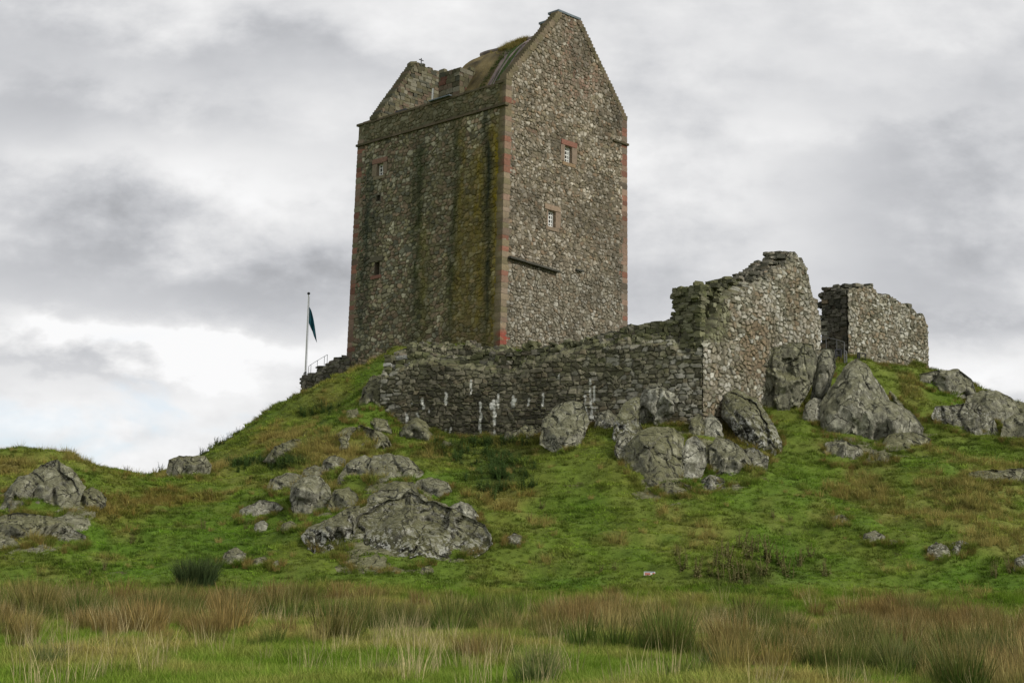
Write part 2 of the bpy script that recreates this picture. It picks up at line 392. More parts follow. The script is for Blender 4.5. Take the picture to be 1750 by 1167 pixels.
def axis(lo, hi, step, far):
    a = list(np.arange(lo, hi + 1e-6, step)); s = step; up = []; x = hi
    while x < far: s *= 1.35; x += s; up.append(x)
    s = step; dn = []; x = lo
    while x > -far: s *= 1.35; x -= s; dn.append(x)
    return np.array(dn[::-1] + a + up)
ax_ = axis(-34, 34, 0.2, 2500); ay_ = axis(16, 96, 0.2, 2500)
GX, GY = np.meshgrid(ax_, ay_); XY = np.column_stack([GX.ravel(), GY.ravel()])
TZ = height(XY)

# where the turf is straw, rusty or rank: patches of different plants, as (px, py, rx, ry, amount)
STRAW = [(560, 765, 90, 30, .9), (430, 800, 90, 18, .55), (1640, 850, 130, 45, .75), (1500, 850, 90, 40, .55), (1300, 900, 110, 40, .45), (60, 790, 90, 25, .7), (1560, 670, 60, 40, .5), (1700, 900, 70, 50, .55),
         (500, 1120, 130, 20, .7), (1050, 1120, 160, 20, .5), (330, 745, 60, 30, .3), (200, 900, 60, 60, .25), (880, 880, 80, 30, .25), (620, 850, 70, 30, .4), (1410, 760, 60, 20, .3)]
RUST = [(500, 705, 90, 50, .5), (590, 660, 50, 30, .35), (150, 870, 110, 40, .6), (300, 860, 110, 30, .45), (460, 740, 80, 45, .55), (560, 690, 60, 30, .45), (1480, 880, 150, 35, .6), (1350, 660, 60, 60, .35), (900, 860, 120, 30, .3), (620, 860, 60, 35, .5), (30, 800, 80, 30, .5), (780, 800, 50, 25, .3), (1560, 940, 200, 25, .25), (1250, 760, 60, 40, .4), (1650, 690, 90, 30, .4)]
RANK = [(850, 800, 60, 40, .9), (800, 780, 60, 25, .6), (450, 790, 90, 12, .8), (1330, 600, 20, 10, .3), (540, 700, 70, 25, .5), (700, 790, 30, 20, .3), (1250, 1000, 80, 25, .6), (1080, 590, 300, 20, .3)]
def fields(P):
    px, py, z = proj(P)
    def acc(L):
        r = np.zeros(len(P))
        for cx, cy, rx, ry, a in L: r = np.maximum(r, a * np.exp(-(((px - cx) / rx) ** 2 + ((py - cy) / ry) ** 2)))
        return r
    ns = fbm(P[:, :2], 5.0, 4, 31); n2 = fbm(P[:, :2], 1.2, 3, 37); n3 = fbm(P[:, :2], 7, 3, 41)
    st = np.clip(acc(STRAW) * 1.2 + 0.26 * ns + 0.42 * n2 - 0.14, 0, 1)
    ru = np.clip(acc(RUST) * 1.2 + 0.32 * n3 + 0.40 * n2 - 0.28, 0, 1)
    rk = np.clip(acc(RANK) * 1.4 - 0.25 * ns + 0.25 * n2 - 0.12, 0, 1)
    # the hill is browner than the grazed bottom
    hl = sstep(P[:, 2], 1.2, 8) * 0.10
    return np.clip(st + hl * .4, 0, 1), np.clip(ru + hl, 0, 1), rk
C_GREEN = np.array((0.115, 0.21, 0.018)); C_OLIVE = np.array((0.19, 0.22, 0.035)); C_STRAW = np.array((0.38, 0.31, 0.10)); C_RUST = np.array((0.235, 0.155, 0.04)); C_RANK = np.array((0.07, 0.12, 0.022))
def turfcol(P):
    st, ru, rk = fields(P); lerp = lambda a, b, t: a + (b - a) * t[:, None]
    n = fbm(P[:, :2], 2.5, 3, 51)
    c = lerp(C_GREEN[None] * np.ones((len(P), 1)), C_OLIVE[None], np.clip(0.30 + 0.5 * n, 0, 1))
    c = lerp(c, C_RUST[None], ru * 0.75); c = lerp(c, C_STRAW[None], st * 0.7); c = lerp(c, C_RANK[None], rk * 0.9)
    return c
gi = np.arange(len(XY)).reshape(GX.shape)
quads = np.column_stack([gi[:-1, :-1].ravel(), gi[:-1, 1:].ravel(), gi[1:, 1:].ravel(), gi[1:, :-1].ravel()])
TV = np.column_stack([XY, TZ])
def turf_mat():
    m, g, b = mat_new('turf')
    a = g.n('ShaderNodeAttribute', attribute_name='Col').outputs['Color']
    tc = g.n('ShaderNodeTexCoord').outputs['Object']
    n1 = g.noise(tc, 3.0, 6, 0.65); n2 = g.noise(g.map(tc, (1, 1, 2)), 16, 5, 0.7)
    f = g.add(g.mul(n1, 0.5), g.mul(n2, 0.6)); k = g.ramp(f, 0.35, 0.75, 0.45, 1.2, smooth=False)
    col = g.mix(1.0, a, g.comb(k, k, k), 'MULTIPLY')
    # bare earth here and there
    e = g.ramp(g.noise(g.map(tc, (1, 1, 1), (3, 3, 3)), 0.55, 5, 0.7), 0.64, 0.70)
    col = g.mix(g.mul(e, 0.7), col, (0.07, 0.05, 0.03))
    g.L.new(col, b.inputs['Base Color'])
    bp = g.n('ShaderNodeBump'); bp.inputs['Strength'].default_value = 0.8; bp.inputs['Distance'].default_value = 0.08
    g.L.new(f, bp.inputs['Height']); g.L.new(bp.outputs[0], b.inputs['Normal']); return m
M['turf'] = turf_mat()
ground = mk('ground', TV, quads, M['turf'], col=turfcol(TV) * 0.8, smooth=True); tag(ground, kind='structure')

# ------------------------------------------------------------------ masonry helpers
def pal(cols):
    return np.array(cols, float)
P_SIDE = pal([(.135, .125, .070), (.16, .145, .085), (.195, .18, .12), (.12, .11, .065), (.16, .12, .08), (.25, .235, .17), (.105, .105, .075), (.18, .14, .095)])
P_GABLE = pal([(.15, .125, .09), (.20, .175, .13), (.30, .27, .215), (.37, .34, .28), (.13, .11, .075), (.25, .215, .16), (.19, .135, .085), (.10, .09, .065), (.18, .155, .10)])
P_RED = pal([(.27, .130, .088), (.24, .155, .11), (.27, .185, .135), (.235, .115, .08), (.25, .195, .145), (.20, .15, .11), (.17, .14, .105)])
P_TAN = pal([(.22, .18, .11), (.20, .17, .10), (.25, .20, .135), (.18, .155, .09)])
P_RUIN = pal([(.13, .125, .095), (.17, .16, .125), (.10, .095, .07), (.22, .205, .165), (.15, .13, .095), (.08, .078, .06), (.19, .175, .14)])
P_PALE = pal([(.20, .188, .14), (.27, .255, .20), (.35, .34, .285), (.155, .14, .10), (.23, .208, .155), (.19, .15, .10), (.115, .11, .08), (.38, .37, .32), (.17, .155, .115)])
P_MOSSY = pal([(.12, .12, .06), (.10, .105, .05), (.16, .16, .09), (.085, .085, .05), (.19, .19, .12), (.14, .135, .085)])

def stones(U, V, cw, ch, seed, jit=0.42):
    """irregular rubble: returns edge distance, four random numbers per stone"""
    Uc = U / cw + 0.42 * fbm(np.column_stack([U, V]), 1.0, 3, seed + 5); Vc = V / ch + 0.42 * fbm(np.column_stack([U, V]), 1.1, 3, seed + 8)
    j0 = np.floor(Vc).astype(int); F1 = np.full(len(U), 9.); F2 = np.full(len(U), 9.); I = np.zeros(len(U), int); J = np.zeros(len(U), int)
    z = np.zeros(len(U), int)
    for dj in (-1, 0, 1):
        j = j0 + dj; off = _h(j, z, z, seed + 1); wsc = 0.8 + 0.5 * _h(j, z, z, seed + 2)
        uu = Uc * wsc + off * 3; i0 = np.floor(uu).astype(int)
        for di in (-1, 0, 1):
            i = i0 + di
            fx = i + 0.5 + (_h(i, j, z, seed + 3) - .5) * 2 * jit; fy = j + 0.5 + (_h(i, j, z, seed + 4) - .5) * 2 * jit * 0.75
            sz = 0.72 + 0.7 * _h(i, j, z, seed + 12) ** 1.5
            d = (np.abs((uu - fx) / wsc) ** 2.8 + np.abs(Vc - fy) ** 2.8) ** (1 / 2.8) / sz
            lt = d < F1
            F2 = np.where(lt, F1, np.minimum(F2, d)); I = np.where(lt, i, I); J = np.where(lt, j, J); F1 = np.where(lt, d, F1)
    r = [_h(I, J, z, seed + 20 + k) for k in range(4)]
    return F2 - F1, r

# block template: cube with one cut each way, corners eased
_t = []
for x in (-.5, 0, .5):
    for y in (-.5, 0, .5):
        for z in (-.5, 0, .5):
            if (x, y, z) != (0, 0, 0): _t.append((x, y, z))
BT = np.array(_t); _idx = {p: i for i, p in enumerate(_t)}
_bf = []
for a in range(3):
    for s in (-.5, .5):
        b, c = [(1, 2), (2, 0), (0, 1)][a]
        for u in (-.5, 0):
            for v in (-.5, 0):
                q = []
                for du, dv in ((0, 0), (.5, 0), (.5, .5), (0, .5)):
                    p = [0, 0, 0]; p[a] = s; p[b] = u + du; p[c] = v + dv; q.append(_idx[tuple(p)])
                _bf.append(q if s > 0 else q[::-1])
BF = np.array(_bf)
_ne = (np.abs(BT) > .4).sum(1)
BTS = BT * np.where(_ne == 3, .975, np.where(_ne == 2, .992, 1.0))[:, None]
BT = BT * np.where(_ne == 3, .92, np.where(_ne == 2, .975, 1.0))[:, None]
def blocks(name, C, S, Rz, tilt, col, mat, parent, jit=.09, seed=1, sharp=None):
    """many stones laid in one part: centres, sizes, local yaw, tilt; colour per stone"""
    C = np.asarray(C, float); S = np.asarray(S, float); n = len(C); r = np.random.default_rng(seed)
    sharp = (mat is M['dressed']) if sharp is None else sharp
    V = (BTS if sharp else BT)[None] + r.normal(0, jit * (.3 if sharp else .5), (n, 26, 3)); V = V * S[:, None, :]
    ca, sa = np.cos(tilt), np.sin(tilt)   # tilt about local depth axis (y)
    x = V[:, :, 0] * ca[:, None] - V[:, :, 2] * sa[:, None]; z = V[:, :, 0] * sa[:, None] + V[:, :, 2] * ca[:, None]; y = V[:, :, 1]
    c, s = np.cos(Rz), np.sin(Rz)
    X = x * c[:, None] - y * s[:, None]; Yv = x * s[:, None] + y * c[:, None]
    V = np.stack([X, Yv, z], -1) + C[:, None, :]
    Fa = (BF[None] + 26 * np.arange(n)[:, None, None]).reshape(-1, 4)
    cc = np.repeat(np.asarray(col), 26, axis=0)
    return mk(name, V.reshape(-1, 3), Fa, mat, parent, col=cc)
def pick(P, r, r2=None, var=.25):
    c = P[np.minimum((np.asarray(r) * len(P)).astype(int), len(P) - 1)]
    if r2 is not None: c = c * (1 + var * (np.asarray(r2)[:, None] * 2 - 1))
    return c

# ------------------------------------------------------------------ tower
TX0, TD, TZ0, YAW, TL, TW, TH, BAT, THS = -0.633, 78.0, 13.268, 0.78899, 12.716, 10.361, 14.58, 0.00928, 13.32
tower = empty('tower_house', (TX0, TD, TZ0), YAW, label='tall rubble-stone tower house with stepped gables standing on the rocky hilltop', cat='tower')
va = np.array([-math.sin(YAW), math.cos(YAW), 0]); vb = np.array([math.cos(YAW), math.sin(YAW), 0]); T0 = np.array([TX0, TD, TZ0])
def to_loc(P):
    q = np.asarray(P) - T0; return np.stack([q @ vb, q @ va, q[..., 2]], -1)
def to_w(P):
    P = np.asarray(P, float); return T0 + P[..., 0:1] * vb + P[..., 1:2] * va + P[..., 2:3] * np.array([0, 0, 1.])
def isect(px, py, n, d):
    """ray with local plane n.p = d -> local point"""
    o = to_loc(CAMP); D = ray(px, py); Dl = np.array([D @ vb, D @ va, D[2]]); n = np.array(n, float)
    return o + Dl * ((d - o @ n) / (Dl @ n))
def side_at(px, py): p = isect(px, py, (1, 0, -BAT), 0); return p[1], p[2]
def gable_at(px, py): p = isect(px, py, (0, 1, -BAT), 0); return p[0], p[2]

def hole_rect(fn, x0, y0, x1, y1):
    cx, cy = (x0 + x1) / 2, (y0 + y1) / 2
    a, b = fn(x0, cy)[0], fn(x1, cy)[0]; return (min(a, b), max(a, b), fn(cx, y1)[1], fn(cx, y0)[1])
SIDE_HOLES = [hole_rect(side_at, 645.5, 280, 656, 300), hole_rect(side_at, 644, 334, 650, 344), hole_rect(side_at, 641, 448, 649, 470)]
GAB_HOLES = [hole_rect(gable_at, 964, 251, 976, 278), hole_rect(gable_at, 936, 361, 948, 388)]
G_PTS = [gable_at(871, 142), gable_at(954, 18.5), gable_at(990, 36), gable_at(1071.5, 215)]
g_l, g_a, g_b, g_r = [np.array(p) for p in G_PTS]
APEX = (g_a[1] + g_b[1]) / 2; GH = TH + 0.35
print('gable pts', g_l, g_a, g_b, g_r, 'apex', APEX)
def gable_top(x):
    inset = BAT * TH
    return np.interp(x, [0, inset, g_a[0], g_b[0], TW - inset, TW], [GH - .2, GH - .1, APEX, APEX, GH - .1, GH - .2])

def wall_face(name, axis_, length, zfun, zmin, holes, colfun, cw, ch, seed, amp, step=0.045, mat=None, off=0.0, flip=False, quoinw=0.0):
    us = np.arange(0, length + step, step); us = us[us <= length + 1e-6]; zt = float(np.max(zfun(us))); vs = np.arange(zmin, zt + step, step)
    Ug, Vg = np.meshgrid(us, vs); U = Ug.ravel(); Vv = Vg.ravel()
    e, r = colfun['field'](U, Vv, cw, ch, seed)
    st = sstep(e, 0.03, 0.22)
    d = amp * (st * (0.35 + 1.0 * r[2]) + 0.25 * fbm(np.column_stack([U, Vv]), .22, 2, seed + 3) * st)
    dist_edge = np.minimum(U, length - U); d = d * np.clip((dist_edge - .42) / .12, 0.12, 1) if quoinw else d
    ins = BAT * Vv
    ul = ins + (length - 2 * ins) * (U / length)
    if axis_ == 'x': P = np.column_stack([ul, ins - d + off, Vv])     # gable wall, faces -y
    else: P = np.column_stack([ins - d + off, ul, Vv])                # long wall, faces -x
    W = to_w(P); px, py, _ = proj(W)
    col = colfun['col'](U, Vv, px, py, st, r, e)
    n = gi2 = np.arange(len(U)).reshape(Ug.shape)
    q = np.column_stack([n[:-1, :-1].ravel(), n[:-1, 1:].ravel(), n[1:, 1:].ravel(), n[1:, :-1].ravel()])
    uc = U[q].mean(1); vc = Vv[q].mean(1); keep = vc < zfun(uc)
    for (a, b, c, dd) in holes: keep &= ~((ul[q].mean(1) > a) & (ul[q].mean(1) < b) & (vc > c) & (vc < dd))
    q = q[keep]
    if axis_ == 'y': q = q[:, ::-1]
    return mk(name, P, q, mat or M['tower_stone'], tower, col=col, smooth=False)

def fld(U, V, cw, ch, seed):
    e1, r1 = stones(U, V, cw, ch, seed)
    return e1, r1
def side_col(U, V, px, py, st, r, e):
    c = pick(P_SIDE, r[0], r[1], .3)
    lightreg = sstep(fbm(np.column_stack([U, V]), 2.2, 3, 5), -.1, .5)
    c = c * 1.22 * (1 + 0.5 * lightreg[:, None] * (r[3] > .45)[:, None])
    mort = np.array([.075, .066, .042]); c = mort + (c - mort) * (0.1 + 0.9 * st)[:, None]
    wv = 10 * fbm(np.column_stack([U, V]), 2.5, 3, 61)
    # algae runs below the parapet gutters, a stain with its own colour
    for cx, w, a, colr, y0, lean in [(846, 16, .92, (.16, .122, .008), 205, -.01), (816, 14, .80, (.145, .112, .012), 250, .0), (796, 12, .65, (.14, .112, .018), 330, 0), (770, 16, .35, (.13, .11, .02), 430, 0), (716, 11, .90, (.038, .048, .020), 235, -.02), (779, 8, .85, (.036, .046, .018), 200, -.03), (788, 7, .6, (.14, .11, .014), 210, -.03), (832, 7, .88, (.020, .027, .014), 190, .0), (632, 15, .80, (.034, .044, .028), 265, -.045), (726, 10, .55, (.13, .12, .02), 380, 0), (738, 14, .30, (.08, .075, .025), 300, 0), (700, 30, .25, (.07, .07, .025), 500, 0)]:
        cxx = cx + (py - 300) * lean + wv * .55
        k = a * np.exp(-((px - cxx) / w) ** 2) * sstep(py, y0 - 20, y0 + 25) * np.clip(1 - 0.5 * sstep(py, 480, 620), 0, 1)
        k = np.clip(k * (0.85 + .4 * fbm(np.column_stack([U * 3, V]), .6, 3, 71)), 0, 1)
        c = c + (np.array(colr) * (0.6 + 0.9 * r[1][:, None]) - c) * k[:, None]
    # green damp at the parapet
    c = c + (np.array((.115, .105, .04)) * (.7 + .7 * r[0])[:, None] - c) * (.16 * sstep(fbm(np.column_stack([U, V * .35]), 1.2, 3, 95), -.2, .5) * sstep(U * -1, -11, -3))[:, None]
    kp = sstep(V, THS - .1, THS + .1) * .55
    c = c + (np.array((.095, .09, .045)) * (0.6 + .8 * r[0][:, None]) - c) * kp[:, None]
    k2 = kp * sstep(fbm(np.column_stack([U, V]), 1.5, 3, 81), .0, .3) * np.exp(-((px - 760) / 60) ** 2)
    c = c + (np.array((.13, .10, .02)) - c) * k2[:, None]
    return np.clip(c, .008, .7)
def gab_col(U, V, px, py, st, r, e):
    c = pick(P_GABLE, r[0], r[1], .22)
    red = np.exp(-(((px - 985) / 45) ** 2 + ((py - 140) / 30) ** 2)) + .8 * np.exp(-(((px - 975) / 14) ** 2 + ((py - 80) / 55) ** 2)) + .5 * np.exp(-(((px - 920) / 25) ** 2 + ((py - 225) / 10) ** 2)) + .45 * np.exp(-(((px - 925) / 40) ** 2 + ((py - 480) / 22) ** 2))
    k = (red * (r[3] > .35))[:, None]; c = c + (pick(P_RED, r[2], r[1], .3) * .85 - c) * np.clip(k, 0, .6)
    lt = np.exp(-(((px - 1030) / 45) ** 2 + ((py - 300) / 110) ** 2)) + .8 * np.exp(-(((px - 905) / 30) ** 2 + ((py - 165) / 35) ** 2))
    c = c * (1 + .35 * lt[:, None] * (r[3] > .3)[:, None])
    low = sstep(py, 440, 470)
    c = c + (pick(P_PALE, r[3], r[1], .25) * .92 - c) * (low * .75)[:, None]
    dk = sstep(fbm(np.column_stack([U, V]), 2.0, 4, 91), .15, .6); c = c * (1 - .4 * dk[:, None])
    mort = np.array([.15, .128, .085]) * (1 - .3 * low[:, None]); c = c.mean(0) + (c - c.mean(0)) * .85; c = c * 1.12; c = mort + (c - mort) * (0.05 + 0.95 * sstep(e, .05, .22))[:, None]; c = c * (1 - .22 * (1 - sstep(e, .0, .07)))[:, None]
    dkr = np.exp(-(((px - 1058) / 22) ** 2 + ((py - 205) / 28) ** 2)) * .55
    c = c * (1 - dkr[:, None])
    return np.clip(c, .01, .7)
PAR_TOP = TH
wall_face('side_wall', 'y', TL, lambda u: np.full(np.shape(u), PAR_TOP) + 0 * np.asarray(u), -4.5, SIDE_HOLES, dict(field=fld, col=side_col), .33, .22, 101, .045, quoinw=1)
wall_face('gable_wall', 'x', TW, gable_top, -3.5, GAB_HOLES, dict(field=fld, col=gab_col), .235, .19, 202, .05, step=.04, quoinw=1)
# body behind the faces (far walls and inner mass of the gable)
zb, zt = -4.5, TH - .5
i0, i1 = BAT * zb, BAT * zt
def fr(x0, x1, y0, y1, z0, z1):
    a, b = BAT * z0, BAT * z1
    return (np.array([(x0 + a, y0 + a, z0), (x1 - a, y0 + a, z0), (x1 - a, y1 - a, z0), (x0 + a, y1 - a, z0), (x0 + b, y0 + b, z1), (x1 - b, y0 + b, z1), (x1 - b, y1 - b, z1), (x0 + b, y1 - b, z1)]), BOXF)
sh = .30
V_, F_ = merge([fr(sh, TW - .0, sh, TL, zb, TH - 1.0)])
mk('rear_wall', V_, F_, M['tower_stone'], tower, col=np.tile((.13, .115, .085), (len(V_), 1)))
# parapet thickness: a low wall round the walk
def par(x0, x1, y0, y1): return fr(x0, x1, y0, y1, TH - 1.3, TH - .012)
V_, F_ = merge([par(.02, .55, .75, TL - .03)]); mk('parapet', V_, F_, M['tower_stone'], tower, col=np.tile((.10, .095, .06), (len(V_), 1)))
V_, F_ = merge([par(TW - .55, TW - .02, .9, TL - .6)]); mk('parapet', V_, F_, M['tower_stone'], tower, col=np.tile((.10, .095, .06), (len(V_), 1)))
# inner mass of near gable
GT = .42
def gable_solid(xs, zs, y0, y1, zb):
    n = len(xs); V = [(x, y0, z) for x, z in zip(xs, zs)] + [(x, y1, z) for x, z in zip(xs, zs)] + [(x, y0, zb) for x in xs] + [(x, y1, zb) for x in xs]
    Fs = []
    for i in range(n - 1):
        Fs += [(i, i + 1, n + i + 1, n + i), (2 * n + i, 2 * n + i + 1, i + 1, i), (n + i, n + i + 1, 3 * n + i + 1, 3 * n + i)]
    Fs += [(0, n, 3 * n, 2 * n), (n - 1, 3 * n - 1, 4 * n - 1, 2 * n - 1)]
    return np.array(V, float), Fs
gx = np.array([.2, g_a[0] + .03, g_b[0] - .03, TW - .2]); gz = np.array([GH - .12, APEX - .05, APEX - .05, GH - .12])
i = BAT * 17
V_, F_ = gable_solid(gx, gz, i + .06, i + GT, TH - 1.4)
mk('gable_core', V_, F_, M['tower_stone'], tower, col=np.tile((.14, .125, .075), (len(V_), 1)))
# stepped skew stones of the near gable
def skew(name, xa, za, xb, zb_, y0, y1, n, seed, P, mat=M['dressed'], over=.05, h=.30, wd=.42):
    r = np.random.default_rng(seed); Cn, S, Rt, Tt, Cl = [], [], [], [], []
    for k in range(n):
        t = (k + .5) / n; x = xa + (xb - xa) * t; z = za + (zb_ - za) * t
        Cn.append((x - .06 * np.sign(xb - xa) * -1, (y0 + y1) / 2, z - h * .35)); S.append((wd, (y1 - y0) + 2 * over + r.uniform(-.03, .03), h * r.uniform(.9, 1.1))); Rt.append(r.normal(0, .02)); Tt.append(r.normal(0, .03)); Cl.append(P[r.integers(len(P))] * r.uniform(.75, 1.1))
    return blocks(name, Cn, S, np.array(Rt), np.array(Tt), Cl, mat, tower, .05, seed)
n_sk = 30
ig = BAT * 16
skew('skew', i1 + .05, GH, g_a[0] + .05, APEX, ig, ig + GT, n_sk, 1, P_TAN * .8, h=.30, wd=.36)
skew('skew', TW - i1 - .02, GH, g_b[0] - .02, APEX, ig, ig + GT, n_sk, 2, P_TAN * .62, h=.30, wd=.36)
# chimney head behind the gable apex
xm = (g_a[0] + g_b[0]) / 2; cw_ = (g_b[0] - g_a[0])
def rubble_box(name, x0, x1, y0, y1, z0, z1, P, seed, parent, sx=.34, sz=.2, mat=M['tower_stone'], dark=1.0, ragged=0.0, yaw=0):
    """a stack or pier laid from stones on all four sides, with a solid heart"""
    r = np.random.default_rng(seed); Cn, S, Rt, Tt, Cl = [], [], [], [], []
    z = z0
    while z < z1:
        h = r.uniform(.75, 1.25) * sz
        for (ax, fixed, lo, hi) in (('x', y0, x0, x1), ('x', y1, x0, x1), ('y', x0, y0, y1), ('y', x1, y0, y1)):
            u = lo
            while u < hi - .05:
                w = min(r.uniform(.6, 1.5) * sx, hi - u + .04); c = u + w / 2
                if z + h < z1 - ragged * r.random():
                    if ax == 'x': Cn.append((c, fixed + (.12 if fixed == y0 else -.12) + r.normal(0, .012), z + h / 2)); S.append((w * .97, .28, h * .96))
                    else: Cn.append((fixed + (.12 if fixed == x0 else -.12) + r.normal(0, .012), c, z + h / 2)); S.append((.28, w * .97, h * .96))
                    Rt.append(r.normal(0, .02)); Tt.append(r.normal(0, .02)); Cl.append(P[r.integers(len(P))] * r.uniform(.75, 1.15) * dark)
                u += w
        z += h
    o = blocks(name, Cn, S, np.array(Rt), np.array(Tt), Cl, mat, parent, .07, seed, sharp=True)
    V_, F_ = box(x0 + .07, x1 - .07, y0 + .07, y1 - .07, z0, z1 - .15 - ragged * .6)
    oo = mk('stack_heart', V_, F_, M['core'], o); return o
ch = rubble_box('chimney', g_a[0] + .02, g_b[0] - .02, ig + .06, ig + 1.40, TH + 2.6, APEX - .35, P_TAN * .7, 31, tower)
V_, F_ = merge([box(g_a[0] - .05, g_b[0] + .06, ig - .05, ig + .80, APEX - .02, APEX + .10), box(g_a[0] - .04, g_b[0] + .04, ig + .84, ig + 1.52, APEX - .42, APEX - .30)])
mk('chimney_cap', V_, F_, M['lead'], tower)
# far gable, set in behind the wall walk
yf = TL - .85
p1 = isect(646, 202, (0, 1, 0), yf); p2 = isect(712, 111, (0, 1, 0), yf); p3 = isect(746, 121, (0, 1, 0), yf)
print('far gable', p1, p2, p3)
fx = [p1[0], p2[0], max(p3[0], p2[0] + .6)]; fx.append(fx[1] + fx[2] - fx[0]); fz = [p1[2], p2[2], p2[2] - .05, p1[2]]
V_, F_ = gable_solid(np.array(fx), np.array(fz), yf, yf + .7, TH - 1.2); 
mk('far_gable', V_, F_, M['tower_stone'], tower, col=np.tile((.10, .095, .06), (len(V_), 1)))
# rubble facing of the far gable
def tri_blocks(name, xs, zs, y, z0, P, seed, sx=.36, sz=.2, dark=1.0):
    r = np.random.default_rng(seed); Cn, S, Rt, Tt, Cl = [], [], [], [], []; z = z0
    while z < max(zs):
        h = sz * r.uniform(.7, 1.3); u = min(xs)
        while u < max(xs):
            w = sx * r.uniform(.6, 1.5); c = u + w / 2
            if z + h * .6 < np.interp(c, xs, zs): Cn.append((c, y + .09 + r.normal(0, .015), z + h / 2)); S.append((w * .97, .3, h * .97)); Rt.append(r.normal(0, .02)); Tt.append(r.normal(0, .03)); Cl.append(P[r.integers(len(P))] * r.uniform(.7, 1.15) * dark)
            u += w
        z += h
    return blocks(name, Cn, S, np.array(Rt), np.array(Tt), Cl, M['tower_stone'], tower, .07, seed, sharp=True)
tri_blocks('far_gable_face', fx, fz, yf - .04, TH - 1.0, P_SIDE, 33, dark=.85)
skew('skew', fx[0], fz[0] + .1, fx[1], fz[1] + .12, yf, yf + .7, 26, 3, P_SIDE * .8, h=.24, wd=.34)
skew('skew', fx[3], fz[3] + .1, fx[2], fz[2] + .12, yf, yf + .7, 26, 4, P_SIDE * .8, h=.24, wd=.34)
# ragged top of the far gable
r = np.random.default_rng(5); nn = 14
xs_ = np.linspace(fx[1] - .1, fx[2] + .2, nn)
blocks('broken_chimney', np.column_stack([xs_, np.full(nn, yf + .3), np.full(nn, fz[1] + .08) - np.linspace(0, .25, nn) + r.normal(0, .07, nn)]), np.column_stack([r.uniform(.25, .45, nn), np.full(nn, .7), r.uniform(.18, .32, nn)]), r.normal(0, .2, nn), r.normal(0, .1, nn), P_SIDE[r.integers(0, 8, nn)] * .8, M['tower_stone'], tower, .1, 6)
# wall-walk chimney block
xc = 1.5
q0 = isect(785, 150, (1, 0, 0), xc); q1 = isect(750, 150, (1, 0, 0), xc); q2 = isect(785, 107, (1, 0, 0), xc); q3 = isect(822, 140, (0, 1, 0), q0[1])
print('stack', q0, q1, q2, q3)
wch = rubble_box('wall_chimney', xc, q3[0], q0[1], q1[1], TH - 1.1, q2[2], np.vstack([P_RED[:2] * .5, P_SIDE * .75, P_SIDE * .7]), 41, tower, .42, .28, ragged=.3)
# stone-slabbed pointed roof
ridge = isect(924, 63, (1, 0, 0), xm)
RZ = ridge[2]; y0r, y1r = ig + GT - .05, q1[1] + .25
print('ridge', ridge)
ns = 26; tt = np.linspace(0, 1, ns)
xr = 1.05 + (xm - 1.05) * tt; zr = (TH - .55) + (RZ - TH + .55) * (tt + .16 * np.sin(math.pi * tt))
xs_ = np.concatenate([xr, (2 * xm - xr)[::-1][1:]]); zs_ = np.concatenate([zr, zr[::-1][1:]])
ny = 150; ys_ = np.linspace(y0r, y1r, ny)
Vr = []; 
for j, y in enumerate(ys_):
    for k in range(len(xs_)): Vr.append((xs_[k], y, zs_[k]))
Vr = np.array(Vr); Vr[:, 2] += .05 * fbm(Vr * np.array([1, 1, 1]), .8, 3, 7) + .03 * (np.floor(Vr[:, 1] / .9) % 2)
m_ = len(xs_); Fr = [(j * m_ + k, j * m_ + k + 1, (j + 1) * m_ + k + 1, (j + 1) * m_ + k) for j in range(ny - 1) for k in range(m_ - 1)]
# colour: slabs, turf band, lichen
rc = np.tile((.19, .15, .135), (len(Vr), 1)); rc *= (1 + .25 * fbm(Vr, .5, 3, 8))[:, None]
yy = Vr[:, 1] + .25 * fbm(Vr, .9, 3, 14)
jl = ((yy * 1.6) % 1) < .12; rc[jl] *= .5
rpx, rpy, _ = proj(to_w(Vr)); xcen = 852 + (130 - rpy) * .62; wd_ = 4 + (130 - rpy) * .07
tb2 = rpx < xcen - wd_ - 7; rc[tb2] = np.array((.11, .085, .035)) * (1 + .6 * fbm(Vr[tb2], .6, 3, 9))[:, None]
tb = np.abs(rpx - xcen) < wd_; rc[tb] = np.array((.04, .07, .012))
roof = mk('roof', Vr, Fr, stone_attr('roof_slabs', .4, .35), tower, col=np.clip(rc, .01, .6), smooth=True)
# ribs of raised slabs
for yb in (y0r + 1.3, y0r + 1.75, y0r + 2.3):
    rib = tube([(xs_[k], yb, zs_[k] + .05) for k in range(0, ns)], .055, 6); mk('slab_rib', *rib, M['slab'], tower)
V_, F_ = gable_solid(xs_[::4], zs_[::4] - .06, y1r - .35, y1r - .02, TH - 1.0)
mk('roof_end', V_, F_, M['tower_stone'], tower, col=np.tile((.11, .09, .06), (len(V_), 1)))
rr = tube([(xm, y, RZ + .02 + .03 * math.sin(y * 3)) for y in np.linspace(y0r, y1r, 20)], .16, 8); mk('ridge_stones', *rr, M['slab'], tower)
